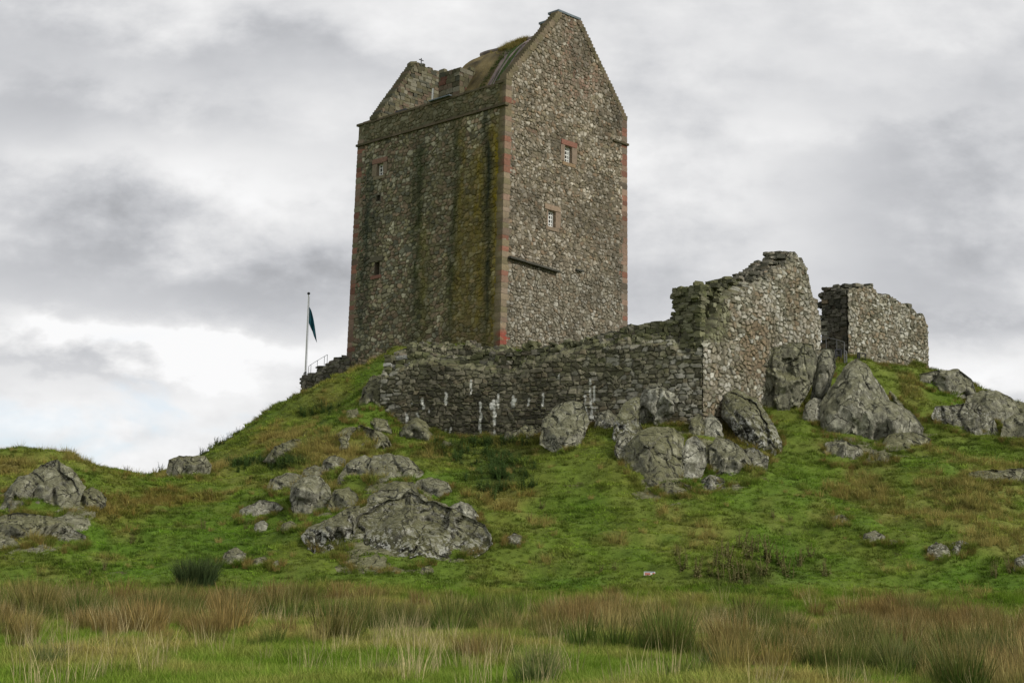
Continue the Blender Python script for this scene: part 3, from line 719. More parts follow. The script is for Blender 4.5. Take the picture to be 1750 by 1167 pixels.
# string course, parapet coping, gutter
def course(name, fn_axis, z, length, u0, u1, proud, h, P, mat, seed):
    r = np.random.default_rng(seed); Cn, S, Cl = [], [], []; u = u0
    while u < u1 - .1:
        w = min(r.uniform(.5, 1.1), u1 - u); c = u + w / 2; ins = BAT * z
        if fn_axis == 'y': Cn.append((ins - proud * .5 + .08, c, z)); S.append((.16 + proud, w * .99, h))
        else: Cn.append((c, ins - proud * .5 + .08, z)); S.append((w * .99, .16 + proud, h))
        Cl.append(P[r.integers(len(P))] * r.uniform(.7, 1.05)); u += w
    n = len(Cn); return blocks(name, Cn, S, np.zeros(n), r.normal(0, .01, n), Cl, mat, tower, .03, seed)
course('string_course', 'y', THS, TL, BAT * THS - .1, TL - BAT * THS + .05, .14, .13, P_TAN * .55, M['dressed'], 11)
course('string_course', 'x', THS - .02, TW, TW - 1.45, TW - .05, .12, .12, P_TAN * .5, M['dressed'], 12)
n = 20; r = np.random.default_rng(13); yc = np.linspace(BAT * TH + .5, TL - .3, n)
blocks('parapet_coping', np.column_stack([np.full(n, BAT * TH + .25), yc, np.full(n, TH + .03) + r.normal(0, .012, n)]), np.column_stack([np.full(n, .66), np.full(n, (yc[1] - yc[0]) * 1.0), np.full(n, .13)]), r.normal(0, .01, n), r.normal(0, .015, n), (P_TAN * .55)[r.integers(0, 4, n)], M['dressed'], tower, .03, 14)
a_ = side_at(737, 180); b_ = side_at(773, 165)
V_, F_ = box(-.10, .5, b_[0], a_[0], TH + .10, TH + .16); o = mk('lead_gutter', V_, F_, M['lead'], tower)
a_ = side_at(672, 188); b_ = side_at(690, 183)
V_, F_ = box(.3, .9, b_[0], a_[0], TH + .12, TH + .30); mk('dark_hatch', V_, F_, M['iron'], tower)
# white downpipe seen above the walk
pp = isect(739, 168, (1, 0, 0), 1.3); pq = isect(740, 152, (1, 0, 0), 1.3)
mk('white_pipe', *tube([pp - np.array((0, 0, .5)), pq], .06, 8), M['white'], tower)
# weather vane
v0 = isect(720, 112, (0, 1, 0), yf + .3); v1 = isect(720, 100, (0, 1, 0), yf + .3)
vane = mk('weather_vane', *merge([tube([v0 - np.array((0, 0, .4)), v1], .035, 6), tube([v1 - np.array((.18, 0, .12)), v1 + np.array((.18, 0, -.12))], .03, 6)]), M['iron'], tower)

# quoins
def quoins(cx, cy, sx, sy, P1, seed, z0, z1, wa=.55, wb=.4, flipmoss=None):
    """long and short stones at a corner; sx,sy point into the walls"""
    r = np.random.default_rng(seed); Cn, S, Cl = [], [], []; z = z0; k = 0
    while z < z1:
        h = r.uniform(.24, .40); ins = BAT * (z + h / 2); lx, ly = (wa, wb) if k % 2 else (wb, wa); lx *= r.uniform(.85, 1.2); ly *= r.uniform(.85, 1.2)
        x = cx + sx * ins; y = cy + sy * ins; e = .018
        Cn.append((x + sx * (lx / 2 - e), y + sy * (ly / 2 - e), z + h / 2)); S.append((lx, ly, h * .955))
        c = P1[r.integers(len(P1))] * r.uniform(.75, 1.1); lx *= r.uniform(.85, 1.15)
        Cl.append(c); z += h; k += int(r.random() < .85)
    n = len(Cn); o = blocks('quoins', Cn, S, np.zeros(n), np.zeros(n), Cl, M['dressed'], tower, .02, seed)
    return o
qn = quoins(0, 0, 1, 1, np.vstack([P_RED, P_RED[:3], P_TAN, P_TAN]), 21, -1.5, TH - .1, .84, .50)
me = qn.data; co = np.array([v.co for v in me.vertices]); c = np.ones((len(co), 4), np.float32); me.attributes['Col'].data.foreach_get('color', c.ravel())
ca_ = np.zeros(len(co) * 4, np.float32); me.attributes['Col'].data.foreach_get('color', ca_); ca_ = ca_.reshape(-1, 4)
k = sstep(co[:, 1] - co[:, 0], -.05, .15); ca_[:, :3] = ca_[:, :3] * (1 - k[:, None]) + np.array((.20, .165, .095)) * (.75 + .3 * fbm(co, .5, 3, 3))[:, None] * (.1 + .95 * (ca_[:, :3].mean(1) / ca_[:, :3].mean()))[:, None] * k[:, None]
k = sstep(co[:, 1], .35, .75) * .85; ca_[:, :3] = ca_[:, :3] * (1 - k[:, None]) + np.array((.085, .075, .015)) * k[:, None]
rp = np.exp(-((co[:, 2] - .6) / .35) ** 2) * (co[:, 0] > co[:, 1]) * .9; ca_[:, :3] = ca_[:, :3] * (1 - rp[:, None]) + np.array((.30, .05, .035)) * rp[:, None]
me.attributes['Col'].data.foreach_set('color', ca_.ravel())
quoins(0, TL, 1, -1, np.vstack([P_RED, P_SIDE[:3], P_RED * .8]), 22, -4.0, TH - 1.1, .50, .90)
quoins(TW, 0, -1, 1, np.vstack([P_RED, P_RED * .8]), 23, -3.0, TH + .1, .72, .42)
quoins(TW, TL, -1, -1, P_RED, 24, -3.5, TH - .8)
# offset ledge low on the gable, and a smaller one further along
a_ = gable_at(871, 441); b_ = gable_at(948, 464)
n = 7; t = np.linspace(0.04, .96, n); r = np.random.default_rng(15)
blocks('drip_ledge', np.column_stack([a_[0] + (b_[0] - a_[0]) * t, np.full(n, BAT * a_[1] - .06), a_[1] + (b_[1] - a_[1]) * t]), np.column_stack([np.full(n, (b_[0] - a_[0]) / n * 1.15), np.full(n, .42), np.full(n, .11)]), r.normal(0, .03, n), np.full(n, math.atan2(b_[1] - a_[1], b_[0] - a_[0])), np.tile((.07, .068, .055), (n, 1)), M['dressed'], tower, .05, 16)
a_ = gable_at(982, 461); b_ = gable_at(994, 465)
V_, F_ = box(a_[0], b_[0], -.12, .1, a_[1] - .05, a_[1] + .04); mk('drip_ledge', V_, F_, M['dressed'], tower, col=np.tile((.06, .06, .05), (8, 1)))

# windows: opening lined with stone, white frame, glass
def window(face, rect, npx, npz, lint, jamb, sill, big=True, framed=True, seed=1, lw=.2, sides=(1, 1)):
    u0, u1, z0, z1 = rect; w = u1 - u0; h = z1 - z0; dep = .42; zc = (z0 + z1) / 2; ins = BAT * zc
    def B(a0, a1, d0, d1, c0, c1):   # along, depth (into wall), height
        return box(a0, a1, ins + d0, ins + d1, c0, c1) if face == 'g' else box(ins + d0, ins + d1, a0, a1, c0, c1)
    win = mk('window', *merge([B(u0 - .10, u0, -.03, dep, z0 - .0, z1), B(u1, u1 + .10, -.03, dep, z0, z1), B(u0 - .1, u1 + .1, -.03, dep, z1, z1 + .1), B(u0 - .1, u1 + .1, -.03, dep, z0 - .1, z0)]), M['dressed'], tower, col=np.tile(jamb, (32, 1)))
    def dress(nm, bx, cc, sd):
        lo = bx[0].min(0); hi = bx[0].max(0)
        return blocks(nm, [(lo + hi) / 2], [hi - lo], np.zeros(1), np.zeros(1), [cc], M['dressed'], win, .04, sd)
    if big:
        dress('lintel', B(u0 - .32, u1 + .42, -.09, .25, z1 + .03, z1 + .03 + lw * 1.5), lint, seed)
        if sides[0]: dress('jamb_stone', B(u0 - .34, u0 - .01, -.07, .25, z0, z1 + .02), jamb, seed + 1)
        if sides[1]: dress('jamb_stone', B(u1 + .01, u1 + .42, -.07, .25, z0, z1 + .02), jamb, seed + 2)
        dress('sill', B(u0 - .2, u1 + .3, -.08, .25, z0 - .22, z0 - .02), sill, seed + 3)
    if framed:
        t = .085; parts = [B(u0, u0 + t, .12, .20, z0, z1), B(u1 - t, u1, .12, .20, z0, z1), B(u0 + t, u1 - t, .12, .20, z1 - t, z1), B(u0 + t, u1 - t, .12, .20, z0, z0 + t)]
        b = .05
        for k in range(1, npx): c = u0 + w * k / npx; parts.append(B(c - b / 2, c + b / 2, .135, .185, z0 + t, z1 - t))
        for k in range(1, npz): c = z0 + h * k / npz; parts.append(B(u0 + t, u1 - t, .13, .19, c - b / 2, c + b / 2))
        mk('window_frame', *merge(parts), M['white'], win)
        mk('glass', *B(u0 + .02, u1 - .02, .22, .25, z0 + .02, z1 - .02), M['glass'], win)
    else:
        mk('recess', *B(u0, u1, .6, .65, z0, z1), M['void'], win)
    return win
w = window('g', GAB_HOLES[0], 3, 4, (.23, .11, .08), (.22, .17, .125), (.24, .17, .10), seed=51); w['label'] = 'upper gable window with white panes under a red lintel'
w = window('g', GAB_HOLES[1], 3, 4, (.27, .20, .14), (.24, .18, .13), (.22, .17, .12), seed=56, sides=(0, 1)); w['label'] = 'lower gable window with white panes under a tan lintel'
w = window('s', SIDE_HOLES[0], 2, 3, (.22, .13, .095), (.21, .17, .12), (.20, .17, .11), seed=61); w['label'] = 'small white-framed window under a reddish lintel'
w = window('s', SIDE_HOLES[1], 1, 1, (.2, .2, .2), (.10, .09, .065), (.1, .1, .1), big=False, framed=False, seed=65); w['label'] = 'tiny square hole without frame'
w = window('s', SIDE_HOLES[2], 1, 1, (.12, .11, .075), (.12, .10, .07), (.22, .11, .08), big=True, framed=False, seed=67, sides=(0, 0)); w['label'] = 'dark unglazed slit with a reddish sill'

# ------------------------------------------------------------------ ruined walls of laid rubble
def ruin_wall(name, A, d, length, top, zbot, thick, P_fn, seed, label, cat='wall', setback=None, face_h=(.12, .26), face_w=(.18, .50), nside=1, mat=None, group=None, end_rake=0.0, face_col=None, cell=(.3, .22, .36), lip=None):
    """A world xy of the front bottom line start, d unit direction, top(s) world z, zbot(s) lowest z.
       n = outward normal towards the viewer; depth runs inward."""
    r = np.random.default_rng(seed); d = np.array([d[0], d[1]]) / np.hypot(*d); n = np.array([d[1], -d[0]]) * nside
    yaw = math.atan2(d[1], d[0]); mat = mat or M['ruin_stone']
    root = empty(name, (A[0], A[1], float(zbot(0.0)) + .3), 0, label=label, cat=cat, group=group)
    org = np.array([A[0], A[1], float(zbot(0.0)) + .3])
    def W(s, dep, z): return np.array([A[0] + d[0] * s - n[0] * dep, A[1] + d[1] * s - n[1] * dep, z])
    ss = np.linspace(0, length, 200); zt = np.array([top(s) for s in ss]); zb = np.array([zbot(s) for s in ss])
    def run(dep0, sign, nm, seedo, fine=True):
        Cn, S, Tt, Rt, Cl = [], [], [], [], []; z = zb.min()
        while z < zt.max():
            h = r.uniform(*face_h) * (1 if fine else 1.3); s = -r.uniform(0, .2)
            while s < length:
                w = r.uniform(*face_w) * (1 if fine else 1.4); c = s + w / 2; s += w
                if c < 0.02 or c > length - .02: continue
                zo = .05 * math.sin(c * .9 + z) + .03 * math.sin(c * 2.3 + z * 3)
                tp = top(c)
                if z + h * .5 + zo > tp - r.uniform(0, .12) or z + h < zbot(c): continue
                sb = setback(c, tp - z) if setback else 0.0
                if fine and z + h < tp - (float(lip(np.array([c]))[0]) if lip else .22) - .12: continue
                hh = h * r.uniform(.86, 1.02); lo = sb > .02
                dd = dep0 + sign * (.16 + sb + abs(r.normal(0, .02 + (.05 if lo else 0))))
                P0 = W(c, dd, z + h / 2 + zo); Cn.append(P0 - org); S.append((w * r.uniform(.93, 1.0), .36, hh))
                Rt.append(yaw + r.normal(0, .03 if not lo else .16)); Tt.append(r.normal(0, .07 if not lo else .17)); Cl.append(P_fn(P0, lo, r))
            z += h
        if Cn: blocks(nm, Cn, S, np.array(Rt), np.array(Tt), Cl, mat, root, .075, seed + seedo)
    # laid face: one displaced sheet of rubble and mortar
    st_ = .045; us = np.arange(0, length + st_, st_); vs = np.arange(zb.min(), zt.max() + st_, st_); Ug, Vg = np.meshgrid(us, vs); U = Ug.ravel(); Vv = Vg.ravel()
    e, rr4 = stones(U, Vv, cell[0], cell[1], seed, cell[2]); st2 = sstep(e, .02, .20)
    topi = np.interp(U, ss, zt); dsb = np.array([setback(a, b) if setback else 0. for a, b in zip(np.repeat(0., 1), [0])]) if False else 0
    dep = -(.06 * st2 * (.3 + rr4[2]) + .02 * fbm(np.column_stack([U, Vv]), .2, 2, seed)) - .10 * fbm(np.column_stack([U, Vv]), 2.2, 2, seed + 4) * np.clip(np.minimum(U, length - U) / .8, 0, 1)
    Pw = np.column_stack([A[0] + d[0] * U - n[0] * dep, A[1] + d[1] * U - n[1] * dep, Vv])
    colf = face_col(Pw, U, Vv, st2, rr4, e)
    ii = np.arange(len(U)).reshape(Ug.shape); q = np.column_stack([ii[:-1, :-1].ravel(), ii[:-1, 1:].ravel(), ii[1:, 1:].ravel(), ii[1:, :-1].ravel()])
    uc = U[q].mean(1); vc = Vv[q].mean(1); lm = (lip(uc) if lip else .22) + .10 * fbm(np.column_stack([uc, vc * 0]), .4, 2, seed + 6)
    lipv = (lip(U) if lip else .22 + 0 * U); dn_ = np.interp(U, ss, zt) - Vv; back = np.clip((lipv - dn_) / .35, 0, 1) * ((np.vectorize(setback)(U, np.maximum(dn_, 0)) if setback else 0) + .10)
    Pw[:, 0] -= n[0] * back; Pw[:, 1] -= n[1] * back
    q = q[(vc < np.interp(uc, ss, zt) - .06) & (vc > np.interp(uc, ss, zb) - .1)]
    if nside < 0: q = q[:, ::-1]
    used, inv = np.unique(q, return_inverse=True)
    mk('wall_face', (Pw - org)[used], inv.reshape(q.shape), mat, root, col=colf[used])
    run(0, 1, 'tumbled_courses', 1); run(thick, -1, 'rear_face', 2, False)
    # broken ends
    for s0, sg in ((0, 1), (length, -1)):
        Cn, S, Tt, Rt, Cl = [], [], [], [], []; z = zbot(s0); tp = top(.3) if s0 == 0 else top(length - .15)
        while z < tp - .05:
            h = r.uniform(.14, .28); u = .1
            while u < thick - .05:
                w = r.uniform(.2, .45); P0 = W(s0 + sg * (.14 + abs(r.normal(0, .07)) + end_rake * (1 if sg > 0 else 0) * r.random()), u + w / 2, z + h / 2)
                Cn.append(P0 - org); S.append((w, .38, h)); Rt.append(yaw + math.pi / 2 + r.normal(0, .12)); Tt.append(r.normal(0, .08)); Cl.append(P_fn(P0, True, r)); u += w
            z += h
        if Cn: blocks('broken_end', Cn, S, np.array(Rt), np.array(Tt), Cl, mat, root, .1, seed + 5)
    # loose stones on the wall head
    Cn, S, Tt, Rt, Cl = [], [], [], [], []; s = .1
    while s < length - .1:
        w = r.uniform(.22, .5)
        for u in np.arange(.12, thick - .05, .3):
            for lay in range(2):
                sb = setback(s, 0) if setback else 0
                if u < sb: continue
                h = r.uniform(.10, .26); P0 = W(s + r.normal(0, .06), u + .1 + r.normal(0, .04), top(s) - .12 + lay * .11 + r.normal(0, .07) - (0.06 if u < .2 else 0))
                Cn.append(P0 - org); S.append((w, r.uniform(.25, .45), h)); Rt.append(yaw + r.normal(0, .4)); Tt.append(r.normal(0, .16)); Cl.append(P_fn(P0, True, r))
        s += w * .85
    blocks('loose_capstones', Cn, S, np.array(Rt), np.array(Tt), Cl, mat, root, .11, seed + 9)
    # heart of the wall
    k = 60; sv = np.linspace(.08, length - .08, k); V = []
    for s in sv:
        t_ = top(s) - .14; b_ = zbot(s); sb = setback(s, 0) if setback else 0
        V += [W(s, .10 + sb * .0, b_) - org, W(s, thick - .10, b_) - org, W(s, thick - .12, t_) - org, W(s, .12 + sb, t_) - org]
        # shoulder keeps the core behind set-back stones
        V[-4] = W(s, .12 + 0.0, b_) - org
    Fs = []
    for i in range(k - 1):
        a = i * 4
        for q in range(4): Fs.append((a + q, a + (q + 1) % 4, a + 4 + (q + 1) % 4, a + 4 + q))
    Fs += [(3, 2, 1, 0), (4 * k - 4, 4 * k - 3, 4 * k - 2, 4 * k - 1)]
    mk('wall_heart', np.array(V), Fs, M['core'], root)
    return root, W, org
def prof(plist, A, d):
    q = sorted(plane_hit(px, py, A, d) for px, py in plist); s = [a for a, b in q]; z = [b for a, b in q]
    def f(x):
        j = 0
        for w_, a_ in ((.55, .13), (.23, .06)):
            k = math.floor(x / w_ + 100); hsh = math.sin(k * 12.9898 + len(plist) * 3.1) * 43758.5453; j += (hsh - math.floor(hsh) - .5) * 2 * a_
        return float(np.interp(x, s, z)) + j
    return f
def zground(A, d, off=-.7):
    ss = np.linspace(-2, 26, 90); z = height(np.column_stack([A[0] + d[0] * ss, A[1] + d[1] * ss]))
    return lambda x: float(np.interp(x, ss, z)) + off

# front curtain runs left and back from the corner
def zt_front():
    f = prof([(1200, 578), (1160, 566), (1150, 546), (1100, 553), (1060, 563), (1000, 577), (930, 587), (870, 598), (835, 603), (800, 608), (700, 606), (658, 608), (640, 609)], AF, dF); return f
tF = zt_front(); sL, _ = plane_hit(653, 650, AF, dF)
print('curtain length', sL)
def fc_curtain(Pw, U, V, st, r, e):
    px, py, _ = proj(Pw); c = pick(P_RUIN, r[0], r[1], .3) * np.array((1.12, 1.10, .98))
    mos = sstep(fbm(np.column_stack([U, V]), 1.2, 3, 5), .0, .5) * sstep(-py, -680, -610) * (r[3] > .3); c = c + (pick(P_MOSSY, r[2], r[1], .3) - c) * (mos * .8)[:, None]
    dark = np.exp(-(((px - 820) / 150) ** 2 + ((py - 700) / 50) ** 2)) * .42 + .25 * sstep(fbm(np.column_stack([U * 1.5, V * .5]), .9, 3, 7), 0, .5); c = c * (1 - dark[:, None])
    pale = (sstep(px, 1060, 1180) * .5 * (r[3] > .5) + np.exp(-((px - 665) / 18) ** 2) * (r[3] > .45) * .9 + sstep(px, 930, 1050) * (r[3] > .8) * .6); c = c + (np.array((.33, .32, .275)) - c) * np.clip(pale, 0, .9)[:, None]
    mort = np.array([.065, .06, .043]); c = mort + (c - mort) * (.12 + .88 * st)[:, None]
    # lime leached from the joints in white runs
    lime = np.zeros(len(U)); wob = 1.6 * fbm(np.column_stack([U * .3, V]), .25, 3, 11)
    for cx, y0, y1, w in LIME:
        lime = np.maximum(lime, np.exp(-((px - cx - wob) / (w * .56)) ** 2) * sstep(py, y0 - 3, y0 + 3) * (1 - sstep(py, y1 - 4, y1 + 3)) * (.6 + .6 * vnoise(np.column_stack([U * 6, V * 5, V * 0]), 5)))
    k = sstep(lime, .2, .42); c = c + (np.array((.62, .62, .57)) - c) * k[:, None]
    return np.clip(c, .01, .7)
def fc_pale(Pw, U, V, st, r, e):
    px, py, _ = proj(Pw); c = pick(P_PALE, r[0], r[1], .28) * 1.12
    br = (np.exp(-(((px - 1290) / 28) ** 2 + ((py - 590) / 60) ** 2)) + .6 * np.exp(-(((px - 1225) / 14) ** 2 + ((py - 660) / 50) ** 2)) + .45 * sstep(fbm(np.column_stack([U, V * .6]), 1.1, 3, 17), .1, .5)) * (r[3] > .35)
    c = c + (np.array((.20, .15, .095)) * (.7 + .6 * r[2])[:, None] - c) * np.clip(br, 0, .85)[:, None]
    lt = sstep(fbm(np.column_stack([U, V]), 1.6, 3, 19), .05, .5) * (r[2] > .4); c = c + (np.array((.42, .405, .35)) - c) * (lt * .5)[:, None]
    ms_ = sstep(1252 - px + 8 * vnoise(np.column_stack([U * 2, V * 2, V * 0]), 3), -4, 14) * sstep(592 - py + 14 * vnoise(np.column_stack([U * 2, V * 2, V * 0]), 4), -4, 14); c = c + (pick(P_MOSSY, r[2], r[1], .3) - c) * (ms_ * .9)[:, None]
    mort = np.array([.10, .088, .06]); c = mort + (c - mort) * (.05 + .95 * st)[:, None]; c = c * (1 - .35 * (1 - sstep(e, .0, .06)))[:, None]
    return np.clip(c, .01, .7)
LIME = [(1010, 655, 690, 3), (1000, 675, 718, 5), (992, 680, 700, 3), (1012, 680, 720, 5), (1017, 660, 712, 3), (845, 683, 755, 5), (842, 688, 700, 8), (821, 687, 750, 4), (852, 672, 698, 3), (762, 670, 692, 4), (805, 648, 678, 3), (877, 675, 696, 4), (881, 680, 688, 2), (903, 680, 694, 3), (928, 670, 696, 3), (955, 638, 648, 4), (722, 680, 700, 6), (695, 700, 722, 4), (770, 728, 740, 4), (762, 733, 748, 3), (705, 688, 694, 3), (812, 742, 756, 6), (826, 742, 755, 4), (800, 748, 756, 4), (836, 745, 754, 4), (1003, 706, 720, 6), (714, 705, 714, 4), (733, 700, 706, 3), (1008, 640, 660, 3)]
def curt_col(P, loose, r):
    px, py, _ = proj(P); c = (P_MOSSY if (loose and r.random() < .75) or r.random() < .12 else P_RUIN)
    c = c[r.integers(len(c))] * r.uniform(.7, 1.15)
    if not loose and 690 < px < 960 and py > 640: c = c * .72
    if px < 700 and r.random() < .25 and py < 690: c = np.array((.36, .36, .33)) * r.uniform(.7, 1)
    if px > 1080 and not loose and r.random() < .4: c = P_PALE[r.integers(len(P_PALE))] * .75
    return c
def setb(s, down):
    lim = 1.1 + .35 * math.sin(s * .9); 
    return max(0.0, (lim - down) / lim) * .42 if down < lim else 0.0
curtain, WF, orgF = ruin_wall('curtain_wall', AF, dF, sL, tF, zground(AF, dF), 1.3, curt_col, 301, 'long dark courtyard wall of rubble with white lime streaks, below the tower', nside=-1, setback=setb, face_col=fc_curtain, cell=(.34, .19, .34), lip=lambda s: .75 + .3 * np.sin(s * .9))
# low rubble heap wall behind the left end of the curtain
A2 = at(868, 600, 72.5)[:2]; d2 = np.array([-.97, .24]); d2 /= np.hypot(*d2)
t2 = prof([(872, 599), (835, 592), (800, 586), (740, 587), (700, 592), (680, 600), (660, 608)], A2, d2); s2, _ = plane_hit(672, 600, A2, d2)
ruin_wall('inner_rubble_wall', A2, d2, s2, t2, lambda s: t2(s) - 2.2, .8, lambda P, l, r: (P_MOSSY if r.random() < .6 else P_RUIN)[r.integers(6)] * r.uniform(.8, 1.3), 311, 'low tumbled rubble wall between the curtain wall and the foot of the tower', nside=-1, setback=lambda s, dn: max(0, .8 - dn) * .5, face_col=fc_curtain)

# gabled ruin running back from the corner
tR = prof([(1199, 497), (1214, 492), (1238, 486), (1262, 478), (1298, 474), (1304, 465), (1322, 458), (1338, 446), (1350, 440), (1356, 432), (1368, 434), (1378, 445), (1381, 463), (1388, 485), (1391, 500), (1398, 512), (1402, 522)], AR, dR)
def setR(s_, dn):
    D = 2.3 * math.exp(-(s_ / 1.1) ** 2) + .75 + .25 * math.sin(s_ * 3.1); amp = 1.05 if s_ < 3.2 else max(.15, 1.05 - (s_ - 3.2) * .6)
    return max(0., 1 - dn / D) * amp
sR, _ = plane_hit(1401, 560, AR, dR)
def ruin_col(P, loose, r):
    px, py, _ = proj(P)
    if loose and px < 1260: return P_MOSSY[r.integers(6)] * r.uniform(.7, 1.2)
    if loose: return P_RUIN[r.integers(7)] * r.uniform(.8, 1.2)
    c = P_PALE[r.integers(len(P_PALE))] * r.uniform(.8, 1.15)
    if 1250 < px < 1320 and 520 < py < 640 and r.random() < .5: c = np.array((.20, .14, .085)) * r.uniform(.8, 1.2)
    return c
ruinA, WR, orgR = ruin_wall('gabled_ruin', AR, dR, sR, tR, zground(AR, dR), 1.55, ruin_col, 321, 'pale ruined gable wall with a broken peak, between the curtain wall and the entrance gap', nside=1, face_w=(.16, .40), face_h=(.11, .22), setback=setR, face_col=fc_pale, cell=(.27, .20, .46), lip=lambda s: .55 + 1.9 * np.exp(-(np.asarray(s) / 1.1) ** 2))
AB = np.array(AR) + dR * plane_hit(1449, 560, AR, dR)[0]
tB = prof([(1446, 506), (1452, 492), (1460, 487), (1490, 487), (1496, 498), (1530, 514), (1558, 524), (1566, 536), (1578, 541), (1584, 556)], AB, dR); sB, _ = plane_hit(1585, 580, AB, dR)
def ruin_colB(P, loose, r):
    c = P_PALE[r.integers(len(P_PALE))] * r.uniform(.75, 1.1)
    px, py, _ = proj(P)
    if loose and px < 1455: c = P_RUIN[r.integers(7)] * r.uniform(.45, .8)
    return c
ruinB, _, _ = ruin_wall('far_ruined_wall', AB, dR, sB, tB, zground(AB, dR), 1.5, ruin_colB, 331, 'pale ruined wall piece with a dark broken end, right of the entrance gap', nside=1, face_w=(.15, .36), face_h=(.10, .20), end_rake=.0, face_col=fc_pale, cell=(.27, .18, .46))

# rubble wall on the far left behind the flagpole
A4 = at(516, 655, 86.2)[:2]; d4 = np.array([.985, .12]); d4 /= np.hypot(*d4)
t4 = prof([(516, 657), (522, 649), (530, 642), (545, 630), (560, 623), (575, 615), (592, 607), (600, 605)], A4, d4); s4, _ = plane_hit(597, 620, A4, d4)
ruin_wall('outer_rubble_wall', A4, d4, s4, t4, lambda s: float(height(np.array([[A4[0] + d4[0] * s, A4[1] + d4[1] * s]]))[0]) - 1.5, 1.0, lambda P, l, r: P_RUIN[r.integers(7)] * r.uniform(.6, 1.0), 341, 'dark rubble wall sloping down from the left corner of the tower to the flagpole', nside=1, face_w=(.2, .5), face_h=(.15, .28), setback=lambda s, dn: max(0, 1.2 - dn) * .2, face_col=lambda Pw, U, V, st, r, e: np.clip(np.array([.05, .045, .03]) + (pick(P_RUIN, r[0], r[1], .3) * .9 - np.array([.05, .045, .03])) * (.1 + .9 * st)[:, None], .01, .6), cell=(.34, .26, .4))

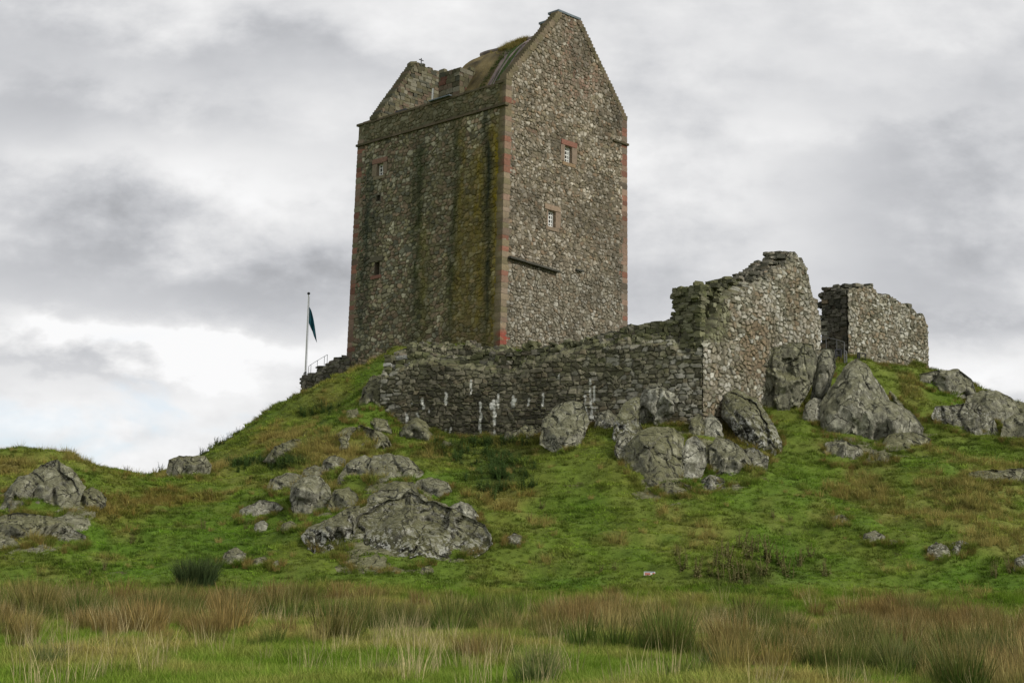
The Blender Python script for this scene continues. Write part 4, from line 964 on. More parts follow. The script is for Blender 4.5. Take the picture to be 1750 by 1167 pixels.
# ------------------------------------------------------------------ rocks
def ico(sub):
    import bmesh
    bm = bmesh.new(); bmesh.ops.create_icosphere(bm, subdivisions=sub, radius=1.0)
    V = np.array([v.co[:] for v in bm.verts]); Fs = np.array([[v.index for v in f.verts] for f in bm.faces]); bm.free(); return V, Fs
ICO = {s: ico(s) for s in (4, 5, 6)}
NR = [0]; EDGE = []
def rock(poly, label, mat='rock', thick=None, tilt=None, hug=False, name='boulder', seed=None, ysink=.0, facets=16, rough=1.0, Y=None, back=.72, group=None, cat='rock', sub=None):
    NR[0] += 1; seed = seed or NR[0] * 7 + 3; r = np.random.default_rng(seed)
    poly = np.array(poly, float); cen = poly.mean(0); cx, cy = (poly[:, 0].min() + poly[:, 0].max()) / 2, (poly[:, 1].min() + poly[:, 1].max()) / 2
    c = np.array([(cen[0] + cx) / 2, (cen[1] + cy) / 2]); bot = poly[:, 1].max(); hgt = bot - poly[:, 1].min(); wid = poly[:, 0].max() - poly[:, 0].min()
    if Y is None:
        h = hit(c[0], bot - hgt * .06); Y = h[1] if h is not None else 75.
        if tilt is None:
            h2 = hit(c[0], bot - hgt * .8); tilt = float(np.clip(.38 * (h2[1] - Y) / max(h2[2] - h[2], .1), .2, .8)) if h2 is not None and h is not None else .5
    if tilt is None: tilt = .5
    if 655 < c[0] < 1400 and bot > 660 and not hug:
        A_, d_, nn_ = (AF, dF, np.array([-dF[1], dF[0]])) if c[0] < 1200 else (AR, dR, np.array([dR[1], -dR[0]]))
        s_, _z = plane_hit(c[0], bot, A_, d_); yw = (A_ + d_ * s_)[1] - .5
        if Y > yw: Y = yw - .2 * (thick or .3 * wid) * yw / F; back = .55
        hm = (bot - poly[:, 1].min()) * Y / F; tilt = float(np.clip((yw - Y) / hm, .05, tilt))
    _ = 0; mpp = Y / F; thick = (thick or 0.40 * min(wid, hgt * 1.6)) * mpp
    if not hug: EDGE.append((poly, c))
    # closed outline -> radius for each direction
    P2 = np.vstack([poly, poly[:1]]); dense = []
    for a, b in zip(P2[:-1], P2[1:]):
        for t in np.linspace(0, 1, 14, endpoint=False): dense.append(a + (b - a) * t)
    dense = np.array(dense) - c; ang = np.arctan2(-dense[:, 1], dense[:, 0]); rad = np.hypot(dense[:, 0], dense[:, 1]); o = np.argsort(ang); ang, rad = ang[o], rad[o]
    aa = np.concatenate([ang - 2 * math.pi, ang, ang + 2 * math.pi]); rr_ = np.tile(rad, 3)
    sub = sub or (6 if wid * hgt > 6000 else 5 if wid * hgt > 700 else 4)
    V, Fs = ICO[sub]
    # fill the outline, then cut the front into broken planes with open joints
    th = np.arctan2(V[:, 2], V[:, 0]); rp = np.interp(th, aa, rr_); sphi = np.clip(np.hypot(V[:, 0], V[:, 2]), 0, 1)
    q = np.sin(np.arcsin(sphi)) ** .72
    grow = 1.07
    px = c[0] + q * np.cos(th) * rp * grow; py = c[1] - q * np.sin(th) * rp * grow * np.where(np.sin(th) < 0, 1.22, 1.0)
    u_, v_ = q * np.cos(th), q * np.sin(th)
    up = (bot - py) * mpp
    na = max(8, int(facets * .6)); aN = r.normal(0, .75, (na, 2)); hN = r.uniform(.62, 1.05, na); cN = r.uniform(-.55, .55, (na, 2))
    wv = .10 * fbm(np.column_stack([u_, v_]), .6, 3, seed + 4)
    front = np.min(hN[:, None] + aN[:, :1] * (u_ + wv - cN[:, :1]) + aN[:, 1:] * (v_ - wv - cN[:, 1:]) + .25, axis=0)
    front = np.clip(front, .12, 1.15)
    fall = (1 - np.clip(q, 0, 1) ** 5)
    w = np.where(V[:, 1] < 0, -front * fall * (1 - .0 * q), np.sqrt(np.clip(1 - q ** 3, 0, 1)) * .8)
    w = np.where(q > .985, 0, w)
    Yd = Y + thick * back + tilt * np.maximum(up, -.3) + w * thick * np.where(v_ < 0, 1 - .25 * v_ * v_, 1)
    if hug:      # bedrock lying just proud of the turf
        gxs = np.linspace(px.min(), px.max(), 14); gys = np.linspace(py.min(), py.max(), 12); G = np.zeros((12, 14))
        for a_ in range(12):
            for b_ in range(14):
                hh = hit(gxs[b_], gys[a_]); G[a_, b_] = hh[1] if hh is not None else np.nan
        G = np.where(np.isnan(G), np.nanmax(G), G)
        fx_ = np.clip((px - gxs[0]) / (gxs[-1] - gxs[0]) * 13, 0, 12.999); fy_ = np.clip((py - gys[0]) / (gys[-1] - gys[0]) * 11, 0, 10.999)
        ix, iy = fx_.astype(int), fy_.astype(int); tx, ty = fx_ - ix, fy_ - iy
        Yt = G[iy, ix] * (1 - tx) * (1 - ty) + G[iy, ix + 1] * tx * (1 - ty) + G[iy + 1, ix] * (1 - tx) * ty + G[iy + 1, ix + 1] * tx * ty
        bmp = fbm(np.column_stack([px, py]) * mpp, 1.1, 4, seed + 77)
        Yd = Yt + np.where(V[:, 1] < 0, -(hug * (.15 + 1.1 * bmp) * (1 - q ** 4)), .35 * fall) + .25 * q ** 6
    P = at_v(px, py, Yd)
    S = max(wid, hgt) * mpp
    met = np.column_stack([(px - c[0]) * mpp, up]); ca_, sa_ = math.cos(r.uniform(-.7, .7)), math.sin(r.uniform(-.7, .7)); met = np.column_stack([met[:, 0] * ca_ - met[:, 1] * sa_, met[:, 0] * sa_ + met[:, 1] * ca_])
    cs = max(S * .24, .28); e1, r1 = stones(met[:, 0], met[:, 1], cs * .8, cs * 1.5, seed, .45); e2, r2 = stones(met[:, 0] + 5, met[:, 1], cs * .35, cs * .6, seed + 50, .45)
    groove = (1 - sstep(e1, .0, .10)) * .035 * min(S, 3) * rough + (1 - sstep(e2, 0, .10)) * .006 * min(S, 3) * rough
    step_ = (r1[0] - .5) * .14 * min(S, 3.5) * rough + (r2[0] - .5) * .025 * min(S, 3) * rough
    disp = rough * (S * .014 * fbm(P, S * .22, 5, seed + 1, .62) - S * .02 * np.abs(fbm(P * np.array([1, 1, .6]), S * .3, 5, seed + 9)) - S * .012 * np.abs(fbm(P, S * .09, 3, seed + 12)) + .022 * fbm(P, .16, 3, seed + 2))
    inward = np.where(V[:, 1] < .1, (groove - step_) * fall ** .5, 0)
    rd = ray(c[0], c[1]); rd = rd / np.linalg.norm(rd)
    dirs = (V[:, :1] * CR[None] + V[:, 1:2] * CF[None] + V[:, 2:3] * CU[None]); P = P + dirs * disp[:, None] + rd[None] * inward[:, None]
    loc = np.array([P[:, 0].mean(), P[:, 1].mean(), P[:, 2].min() + .15])
    ob = mk(name, P - loc, Fs, M[mat], smooth=False); ob.location = loc
    # soften shading while keeping facets
    ob.data.polygons.foreach_set('use_smooth', np.ones(len(Fs), bool)); 
    tag(ob, label, cat, group); return ob
# left outcrop
rock([(-30, 930), (-20, 860), (40, 810), (110, 800), (160, 840), (176, 870), (150, 905), (100, 925), (50, 945)], 'broad bedrock under the slabs of the left-hand outcrop', 'rock', hug=.45)
rock([(28, 866), (44, 818), (70, 797), (96, 787), (126, 806), (143, 832), (128, 868), (104, 882), (60, 884)], 'big smooth grey slab leaning on the left-hand knoll, topmost of the left outcrop', 'rock', facets=9)
rock([(-30, 895), (-5, 862), (8, 842), (30, 815), (50, 812), (60, 832), (42, 868), (20, 884)], 'upright grey rock at the left picture edge, beside the big smooth slab', 'rock')
rock([(-40, 945), (-25, 892), (30, 876), (78, 882), (104, 892), (72, 922), (40, 938), (0, 945)], 'jointed grey rock lowest of the left-hand outcrop', 'rock_moss')
rock([(120, 886), (138, 842), (158, 833), (182, 850), (180, 864), (150, 876)], 'mossy grey rock at right shoulder of the left-hand outcrop', 'rock_moss')
rock([(86, 940), (94, 915), (122, 905), (146, 914), (147, 936), (112, 944)], 'small broken rock in the grass at the foot of the left-hand outcrop', 'rock_speck')
rock([(60, 912), (80, 890), (108, 886), (118, 900), (90, 925), (66, 930)], 'narrow slanting rock under the big smooth slab of the left-hand outcrop', 'rock')
rock([(285, 806), (290, 786), (306, 779), (348, 779), (360, 795), (354, 818), (300, 818)], 'flat-topped dark boulder on the skyline in the dip left of the hill', 'rock_moss', tilt=.2)
# middle outcrop
rock([(530, 945), (545, 880), (590, 835), (650, 815), (720, 826), (790, 856), (826, 890), (826, 935), (780, 958), (700, 972), (610, 976)], 'broad mossy bedrock showing between the rocks of the middle outcrop', 'rock_moss', hug=.2)
rock([(480, 880), (500, 830), (545, 800), (600, 782), (660, 780), (712, 806), (700, 826), (620, 845), (560, 872)], 'low mossy bedrock under the upper stones of the middle outcrop', 'rock_moss', hug=.28)
rock([(516, 916), (528, 901), (560, 888), (592, 870), (614, 864), (606, 905), (596, 948), (582, 958), (556, 945), (530, 934)], 'dark rounded rock speckled white, left shoulder of the big middle outcrop', 'rock_foot')
rock([(580, 958), (584, 925), (602, 888), (634, 858), (700, 846), (764, 866), (822, 898), (839, 926), (806, 946), (745, 962), (690, 974), (640, 978), (600, 974)], 'largest rock of the middle outcrop, a broad dome with white lichen along its foot', 'rock_foot', facets=26, rough=1.5, thick=66)
rock([(640, 868), (648, 838), (672, 822), (704, 824), (716, 845), (700, 870)], 'mossy grey rock stepping up towards the sloping slab of the middle outcrop', 'rock_moss', thick=30)
rock([(560, 868), (572, 838), (596, 832), (612, 850), (606, 872), (580, 880)], 'low mossy rock between the undercut boulder and the ribbed rock', 'rock_moss')
rock([(624, 876), (632, 850), (652, 838), (700, 835), (724, 850), (738, 878), (716, 898), (660, 900)], 'grey cracked rock on top of the largest middle rock mass', 'rock')
rock([(745, 890), (758, 870), (786, 858), (806, 864), (817, 882), (826, 905), (790, 915), (756, 910)], 'grey lump at the right shoulder of the largest middle rock mass', 'rock_pale')
rock([(626, 818), (632, 795), (640, 779), (662, 776), (696, 782), (722, 806), (708, 818), (668, 826), (640, 830)], 'grey sloping slab at the top right of the middle outcrop', 'rock', tilt=.9)
rock([(574, 838), (580, 812), (598, 788), (624, 778), (642, 790), (640, 820), (628, 840), (600, 842)], 'grey ribbed rock left of the sloping slab of the middle outcrop', 'rock', tilt=.8)
rock([(546, 806), (554, 786), (572, 777), (590, 786), (588, 806), (568, 816)], 'rounded knob highest on the left of the middle outcrop', 'rock', tilt=.5)
rock([(496, 852), (500, 830), (520, 815), (545, 814), (563, 834), (567, 855), (562, 872), (528, 888), (506, 884)], 'grey boulder with an undercut chin, left of the middle outcrop', 'rock', rough=1.3)
rock([(455, 838), (464, 819), (490, 808), (514, 812), (520, 830), (492, 848), (466, 849)], 'low grey rock up and left of the undercut boulder', 'rock')
rock([(512, 822), (520, 802), (538, 794), (556, 802), (558, 820), (538, 826)], 'grey stone wedged between the undercut boulder and the rounded knob', 'rock')
rock([(404, 887), (412, 871), (444, 855), (470, 857), (484, 868), (466, 882), (440, 894), (414, 895)], 'separate low rounded rock lying in the grass left of the middle outcrop', 'rock_pale')
rock([(432, 914), (436, 896), (448, 888), (458, 896), (452, 912)], 'small pale stone below the separate low rounded rock', 'rock_pale')
rock([(478, 906), (484, 894), (498, 890), (508, 898), (504, 908), (490, 912)], 'small brownish stone in grass between low rounded rock and middle outcrop', 'rock_moss')
rock([(706, 840), (714, 822), (736, 815), (764, 824), (772, 838), (756, 852), (738, 864), (718, 854)], 'grey boulder on the turf at upper right of the middle outcrop', 'rock')
rock([(376, 966), (384, 944), (402, 935), (420, 946), (420, 964), (398, 970)], 'small rounded stone right behind the dark rush tussock', 'rock')
rock([(420, 972), (430, 956), (452, 950), (462, 962), (452, 974)], 'small flat dark stone right of the rounded stone by the tussock', 'rock_moss')
rock([(458, 974), (462, 962), (474, 957), (482, 966), (478, 976)], 'tiny pale stone at the end of the row by the tussock', 'rock')
rock([(864, 934), (868, 918), (878, 910), (892, 916), (894, 932), (880, 938)], 'small dark stone in the grass right of the middle outcrop', 'rock_speck')
rock([(802, 946), (808, 938), (824, 934), (839, 936), (836, 943), (818, 948)], 'small white stone at the right foot of the middle outcrop', 'white_stone') if False else None
# between the outcrop and the wall
rock([(560, 775), (572, 748), (592, 732), (622, 728), (652, 740), (674, 765), (660, 778), (610, 776)], 'crumbly brown rubble outcrop on the slope above the middle outcrop', 'rock_moss', tilt=.8, rough=2.0)
rock([(614, 745), (622, 722), (642, 713), (662, 718), (668, 738), (642, 748)], 'small mossy rock left of the curtain wall foot', 'rock_moss')
rock([(660, 762), (684, 730), (714, 710), (738, 724), (752, 752), (748, 764), (700, 766)], 'mossy pyramid-shaped rock against the left foot of the curtain wall', 'rock_moss', facets=8)
rock([(752, 768), (758, 752), (772, 756), (778, 768)], 'tiny mossy rock at the foot of the curtain wall beside the pyramid rock', 'rock_moss')
rock([(858, 760), (866, 738), (898, 727), (926, 730), (930, 752), (900, 762)], 'low mossy rock at the foot of the curtain wall left of the tall round-topped rock', 'rock_moss')
rock([(924, 752), (930, 716), (950, 695), (975, 686), (996, 692), (1006, 722), (992, 752), (966, 774), (944, 764)], 'tall round-topped rock standing against the curtain wall', 'rock', facets=10)
rock([(1016, 728), (1022, 706), (1040, 700), (1052, 712), (1046, 730), (1028, 738)], 'small rock at the wall foot right of the tall round-topped rock', 'rock_speck')
rock([(612, 700), (618, 668), (634, 645), (656, 640), (660, 680), (650, 700)], 'tilted pale rock strata at the left end of the curtain wall', 'rock_moss', tilt=1.1, rough=2.0)
rock([(452, 784), (470, 764), (500, 750), (524, 752), (520, 768), (490, 780), (466, 790)], 'weathered rock face showing through the turf on the left slope', 'rock_moss', tilt=1.0, rough=1.8)
rock([(584, 722), (594, 702), (610, 698), (616, 712), (602, 726)], 'small rock showing through the turf left of the curtain wall end', 'rock_moss', tilt=.9)
# big outcrop at the corner
rock([(1066, 815), (1062, 760), (1090, 716), (1150, 712), (1230, 722), (1300, 760), (1330, 778), (1300, 812), (1250, 834), (1170, 850), (1100, 846)], 'broad mossy bedrock beneath the corner outcrop, joining it to the wall', 'rock_moss', hug=.2)
rock([(1046, 745), (1052, 716), (1066, 690), (1092, 676), (1098, 740), (1078, 775), (1062, 760)], 'dark split rock with white stains at the left side of the corner outcrop', 'rock_foot')
rock([(1066, 796), (1074, 760), (1092, 738), (1120, 731), (1150, 734), (1167, 750), (1170, 792), (1174, 832), (1140, 842), (1104, 845), (1082, 824)], 'largest mossy boulder of the corner outcrop, lower half', 'rock_moss', facets=12)
rock([(1088, 736), (1090, 690), (1106, 662), (1130, 654), (1160, 667), (1186, 694), (1189, 712), (1176, 734), (1130, 738)], 'pale angular boulder on top of the largest boulder of the corner outcrop', 'rock_pale', facets=12)
rock([(1163, 820), (1165, 772), (1174, 752), (1190, 747), (1206, 764), (1208, 788), (1196, 815), (1178, 830)], 'egg-shaped pale rock beside the largest boulder of the corner outcrop', 'rock_pale')
rock([(1050, 770), (1056, 742), (1072, 738), (1084, 760), (1080, 800), (1064, 800)], 'dark stained rock sliver low at the left side of the corner outcrop', 'rock_speck')
rock([(1120, 846), (1130, 826), (1160, 822), (1182, 832), (1178, 850), (1140, 852)], 'low mossy rock at the foot of the largest boulder of the corner outcrop', 'rock_moss')
rock([(1256, 790), (1262, 768), (1290, 766), (1312, 780), (1310, 800), (1280, 806)], 'dark stone between the slanting rock and the lower grey rock of the corner outcrop', 'rock_speck')
rock([(1200, 790), (1204, 764), (1220, 758), (1232, 775), (1228, 806), (1210, 812)], 'mossy rock filling the cleft beside the egg-shaped pale rock', 'rock_moss')
rock([(1200, 752), (1204, 718), (1216, 708), (1230, 720), (1236, 744), (1226, 764), (1208, 766)], 'narrow pale rock under the corner of the curtain wall', 'rock_pale')
rock([(1234, 712), (1238, 675), (1260, 666), (1292, 684), (1312, 712), (1334, 748), (1334, 770), (1300, 780), (1274, 772), (1262, 744)], 'long slanting lichen-spotted rock at upper right of the corner outcrop', 'rock_foot')
rock([(1214, 812), (1216, 764), (1226, 748), (1244, 750), (1268, 766), (1288, 792), (1304, 806), (1284, 828), (1244, 832)], 'lower grey rock at the right foot of the corner outcrop', 'rock')
rock([(1192, 846), (1198, 820), (1214, 812), (1236, 818), (1240, 832), (1214, 846)], 'small speckled stone lowest of the corner outcrop', 'rock_speck')
rock([(1176, 745), (1180, 716), (1196, 708), (1206, 725), (1200, 752), (1186, 756)], 'dark rock filling the gap under the corner of the wall', 'rock_moss')
# boulders under the gabled ruin
rock([(1380, 740), (1400, 700), (1480, 690), (1560, 700), (1600, 740), (1580, 776), (1500, 784), (1420, 772)], 'low mossy bedrock around the foot of the great triangular rock', 'rock_moss', hug=.28)
rock([(1300, 690), (1306, 632), (1318, 598), (1350, 589), (1388, 591), (1394, 620), (1386, 656), (1362, 688), (1340, 692), (1322, 692)], 'huge square grey boulder against the foot of the gabled ruin', 'rock_moss', facets=9, tilt=.15, Y=66.3, back=.8, thick=40)
rock([(1386, 676), (1392, 616), (1408, 597), (1425, 601), (1428, 628), (1420, 654), (1402, 680)], 'tall narrow leaning boulder right of the huge square boulder', 'rock', facets=9, tilt=.15, Y=67.0, back=.8, thick=22)
rock([(1398, 735), (1403, 692), (1424, 660), (1448, 626), (1465, 615), (1482, 626), (1498, 652), (1520, 684), (1554, 700), (1574, 722), (1562, 752), (1500, 764), (1450, 754), (1418, 745)], 'great triangular grey rock below the entrance gap', 'rock', facets=9, thick=50, tilt=.35)
rock([(1370, 714), (1378, 690), (1392, 680), (1406, 684), (1404, 712), (1392, 728)], 'small pale rock under the tall narrow leaning boulder', 'rock_pale')
rock([(1498, 690), (1506, 668), (1522, 668), (1544, 690), (1556, 704), (1530, 708)], 'low ridge of rock on the right flank of the great triangular rock', 'rock')
rock([(1404, 790), (1412, 758), (1438, 751), (1470, 764), (1480, 784), (1462, 800), (1424, 798)], 'low flat ledge of rock in the grass below the great triangular rock', 'rock')
rock([(1476, 794), (1484, 774), (1508, 770), (1532, 778), (1530, 792), (1500, 798)], 'low dark ledge right of the flat ledge below the triangular rock', 'rock_moss')
rock([(1500, 770), (1520, 742), (1560, 738), (1590, 750), (1580, 768), (1540, 776)], 'moss-covered rock at the right foot of the great triangular rock', 'rock_moss')
rock([(1560, 652), (1574, 640), (1604, 633), (1636, 631), (1658, 648), (1668, 670), (1630, 678), (1590, 668)], 'rounded brownish rock on the right skyline beside the far ruined wall', 'rock', tilt=.5)
rock([(1594, 714), (1602, 696), (1640, 690), (1672, 690), (1692, 702), (1706, 738), (1712, 754), (1680, 754), (1636, 742), (1608, 730)], 'large grey rock below the right skyline with dark foot', 'rock_speck')
rock([(1650, 700), (1656, 678), (1680, 668), (1706, 668), (1732, 684), (1742, 706), (1720, 728), (1690, 720)], 'brownish rock on the right skyline, second from the right edge', 'rock')
rock([(1712, 756), (1716, 720), (1740, 706), (1780, 710), (1800, 740), (1790, 762)], 'dark rock at the right picture edge below the skyline', 'rock')
rock([(1716, 700), (1722, 686), (1745, 686), (1775, 700), (1780, 716), (1740, 714)], 'low rock on the right skyline at the picture edge', 'rock_moss')
rock([(1640, 824), (1660, 806), (1700, 802), (1755, 800), (1775, 815), (1750, 828), (1690, 826)], 'long low ledge of rock in the rusty grass near the right edge', 'rock_moss', tilt=.6)
rock([(1584, 950), (1588, 934), (1600, 926), (1618, 932), (1624, 948), (1612, 962), (1596, 962)], 'black and white speckled stone, left of the pair in the right-hand grass', 'rock_speck')
rock([(1618, 946), (1624, 928), (1642, 922), (1660, 932), (1660, 948), (1640, 956)], 'pale speckled stone, right of the pair in the right-hand grass', 'rock_speck')
rock([(1732, 972), (1736, 954), (1752, 946), (1772, 956), (1770, 974), (1750, 980)], 'speckled stone half cut off by the right picture edge', 'rock_speck')
rock([(1412, 900), (1420, 884), (1438, 878), (1452, 888), (1448, 900)], 'small brown stone in the rusty grass right of centre', 'rock_moss')
rock([(1472, 928), (1478, 912), (1496, 906), (1512, 916), (1508, 930), (1490, 934)], 'flat grey stone in grass left of the speckled pair', 'rock')
rock([(1512, 936), (1520, 922), (1536, 924), (1540, 936)], 'tiny dark stone right of the flat grey stone', 'rock_moss')

# ------------------------------------------------------------------ flagpole, railings, sign
fb = at(521, 652, 88.0); ft = at(528.5, 504, 88.0)
fz = height(fb[None, :2])[0]
pole = empty('flagpole', (fb[0], fb[1], fb[2] - .4), label='white flagpole with a limp dark blue flag left of the tower', cat='flagpole')
hgt = ft[2] - fb[2] + .4
mk('pole', *tube([(0, 0, -.8), (0, 0, hgt * .5), (0, 0, hgt)], [.05, .042, .03], 10), M['white'], pole)
mk('finial', *tube([(0, 0, hgt), (0, 0, hgt + .05), (0, 0, hgt + .12), (0, 0, hgt + .17)], [.03, .09, .09, .02], 10), M['iron'], pole)
ftop = at(528, 524, 88)[2] - fb[2] + .4; fbt = at(537, 582, 88)[2] - fb[2] + .4
V = []; nu, nv = 14, 22
for j in range(nv):
    t = j / (nv - 1)
    for i in range(nu):
        u = i / (nu - 1); x = .06 + (u * .42) * (t ** .6) * 1.15 + u * .05 ; z = ftop - t * (ftop - fbt) * (.45 + .55 * u) - .10 * u
        y = .10 * math.sin(u * 11 + t * 2.) * (.3 + t) ; V.append((x, y, z))
Vf = np.array(V); Fl = [(j * nu + i, j * nu + i + 1, (j + 1) * nu + i + 1, (j + 1) * nu + i) for j in range(nv - 1) for i in range(nu - 1)]
fl = mk('flag', Vf, Fl, M['cloth_blue'], pole, smooth=True)
so = fl.modifiers.new('thickness', 'SOLIDIFY'); so.thickness = .012
mk('halyard', *tube([(.075, .03, .8), (.06, .03, hgt - .1)], .012, 5), M['white'], pole)
def railing(name, pxs, Yd, label, h=.95, r_=.022, dpost=.5, bars=2, Ys=None, mid=True, mat='iron'):
    base = at(pxs[0][0], pxs[0][1], Yd if Ys is None else Ys[0]); rt = empty(name, base, label=label, cat='railing')
    B = [at(px, py, Yd if Ys is None else Ys[i]) - base for i, (px, py) in enumerate(pxs)]
    for b in B: mk('post', *tube([b - np.array((0, 0, .3)), b + np.array((0, 0, h))], r_ * 1.2, 6), M[mat], rt)
    mk('top_rail', *tube([b + np.array((0, 0, h)) for b in B], r_, 6), M[mat], rt)
    if mid: mk('mid_rail', *tube([b + np.array((0, 0, h * .5)) for b in B], r_ * .8, 6), M[mat], rt)
    return rt
railing('railing', [(527, 640), (531, 637), (542, 630), (554, 623), (559, 620)], 88.8, 'thin iron railing running up the rubble wall beside the flagpole', h=.5, r_=.013, mid=False)
railing('railing', [(518.5, 662), (521.5, 660)], 87.0, 'short dark iron gate post pair at the foot of the flagpole', h=.85, r_=.03)
railing('railing', [(1394, 606), (1412, 608), (1430, 612), (1443, 616)], 73, 'grey handrail in the entrance gap in front of the dark broken wall end', h=.9, Ys=[72.2, 71.8, 71.5, 71.3], mat='steel', r_=.018, mid=False)
railing('railing', [(1443, 617), (1446.5, 618)], 71.0, 'bright steel post at the end of the entrance handrail', h=.50, mat='steel', r_=.03)
railing('railing', [(1466, 620), (1469, 621), (1479, 622)], 71.5, 'short black iron barrier at the foot of the far ruined wall', h=.50, r_=.028)
railing('railing', [(1427, 618), (1437, 617)], 71.3, 'black iron gate leaf between the handrail and the steel post', h=.55, r_=.05)

sp_ = hit(1110, 984); sg = empty('small_sign', sp_, rz=.05, label='small white notice with red print lying low in the grass', cat='sign')
mk('board', *box(-.19, .19, -.012, .012, .02, .15), M['white'], sg)
mk('red_print', *merge([box(-.16, .02, -.018, -.0125, .055, .105), box(-.17, .17, -.017, -.0125, .028, .04), box(.10, .17, -.017, -.0125, .05, .11)]), M['sign_red'], sg)
mk('blue_print', *box(-.17, .16, -.017, -.0125, .125, .142), M['sign_blue'], sg)
for sx in (-.14, .14): mk('stake', *box(sx - .015, sx + .015, .013, .035, -.15, .12), M['iron'], sg)

exec_foliage = True
# ------------------------------------------------------------------ grass, rushes and weeds
def blade_mesh(name, n, h0, h1, rad, width, lean, seed, droop=.3, segs=2, tip=None):
    """a tuft: t along each blade is stored for the colour from base to tip"""
    r = np.random.default_rng(seed); V, Fs, T, K = [], [], [], []
    for b in range(n):
        a = r.uniform(0, 2 * math.pi); rr = rad * math.sqrt(r.random()); bx, by = rr * math.cos(a), rr * math.sin(a); h = r.uniform(h0, h1)
        la = a + r.normal(0, .7); ln = lean * (0.25 + r.random()) * (rr / rad * .8 + .3) * h; fa = r.uniform(0, math.pi); wx, wy = math.cos(fa) * width / 2, math.sin(fa) * width / 2
        base = len(V); kk = r.random()
        for s in range(segs + 1):
            t = s / segs; o = ln * (t ** 1.7); z = h * (t - droop * t * t * .5 * (ln / h if h else 0) * 2)
            x = bx + math.cos(la) * o; y = by + math.sin(la) * o; w = 1 - .55 * t
            if s < segs: V += [(x - wx * w, y - wy * w, z), (x + wx * w, y + wy * w, z)]; T += [t, t]; K += [kk, kk]
            else: V.append((x, y, z)); T.append(1); K.append(kk)
        for s in range(segs - 1): q = base + 2 * s; Fs.append((q, q + 1, q + 3, q + 2))
        q = base + 2 * (segs - 1); Fs.append((q, q + 1, q + 2))
    me = bpy.data.meshes.new(name); me.from_pydata(V, [], Fs); me.update()
    for nm, arr in (('bt', T), ('bk', K)):
        at2 = me.attributes.new(nm, 'FLOAT', 'POINT'); at2.data.foreach_set('value', np.array(arr, np.float32))
    return me
def blade_mat(name, tipcol, tipamt, base_dark=.45, var=.5, headcol=None):
    m, g, b = mat_new(name)
    c = g.n('ShaderNodeAttribute', attribute_name='tint', attribute_type='INSTANCER').outputs['Color']
    t = g.n('ShaderNodeAttribute', attribute_name='bt').outputs['Fac']; k = g.n('ShaderNodeAttribute', attribute_name='bk').outputs['Fac']
    col = g.mix(g.mul(g.ramp(t, .35, 1.0), g.ramp(k, .0, 1.0, tipamt * .3, min(1.0, tipamt * 1.7), False)), c, tipcol)
    v = g.ramp(k, 0, 1, 1 - var * .5, 1 + var * .5, False); col = g.mix(1.0, col, g.comb(v, v, v), 'MULTIPLY')
    g.L.new(col, b.inputs['Base Color']); b.inputs['Roughness'].default_value = .65; b.inputs['Specular IOR Level'].default_value = .15
    tr = g.n('ShaderNodeBsdfTranslucent'); g.L.new(col, tr.inputs[0]); mx = g.n('ShaderNodeMixShader'); mx.inputs[0].default_value = .25
    g.L.new(b.outputs[0], mx.inputs[1]); g.L.new(tr.outputs[0], mx.inputs[2]); g.L.new(mx.outputs[0], g.N['Material Output'].inputs[0])
    return m
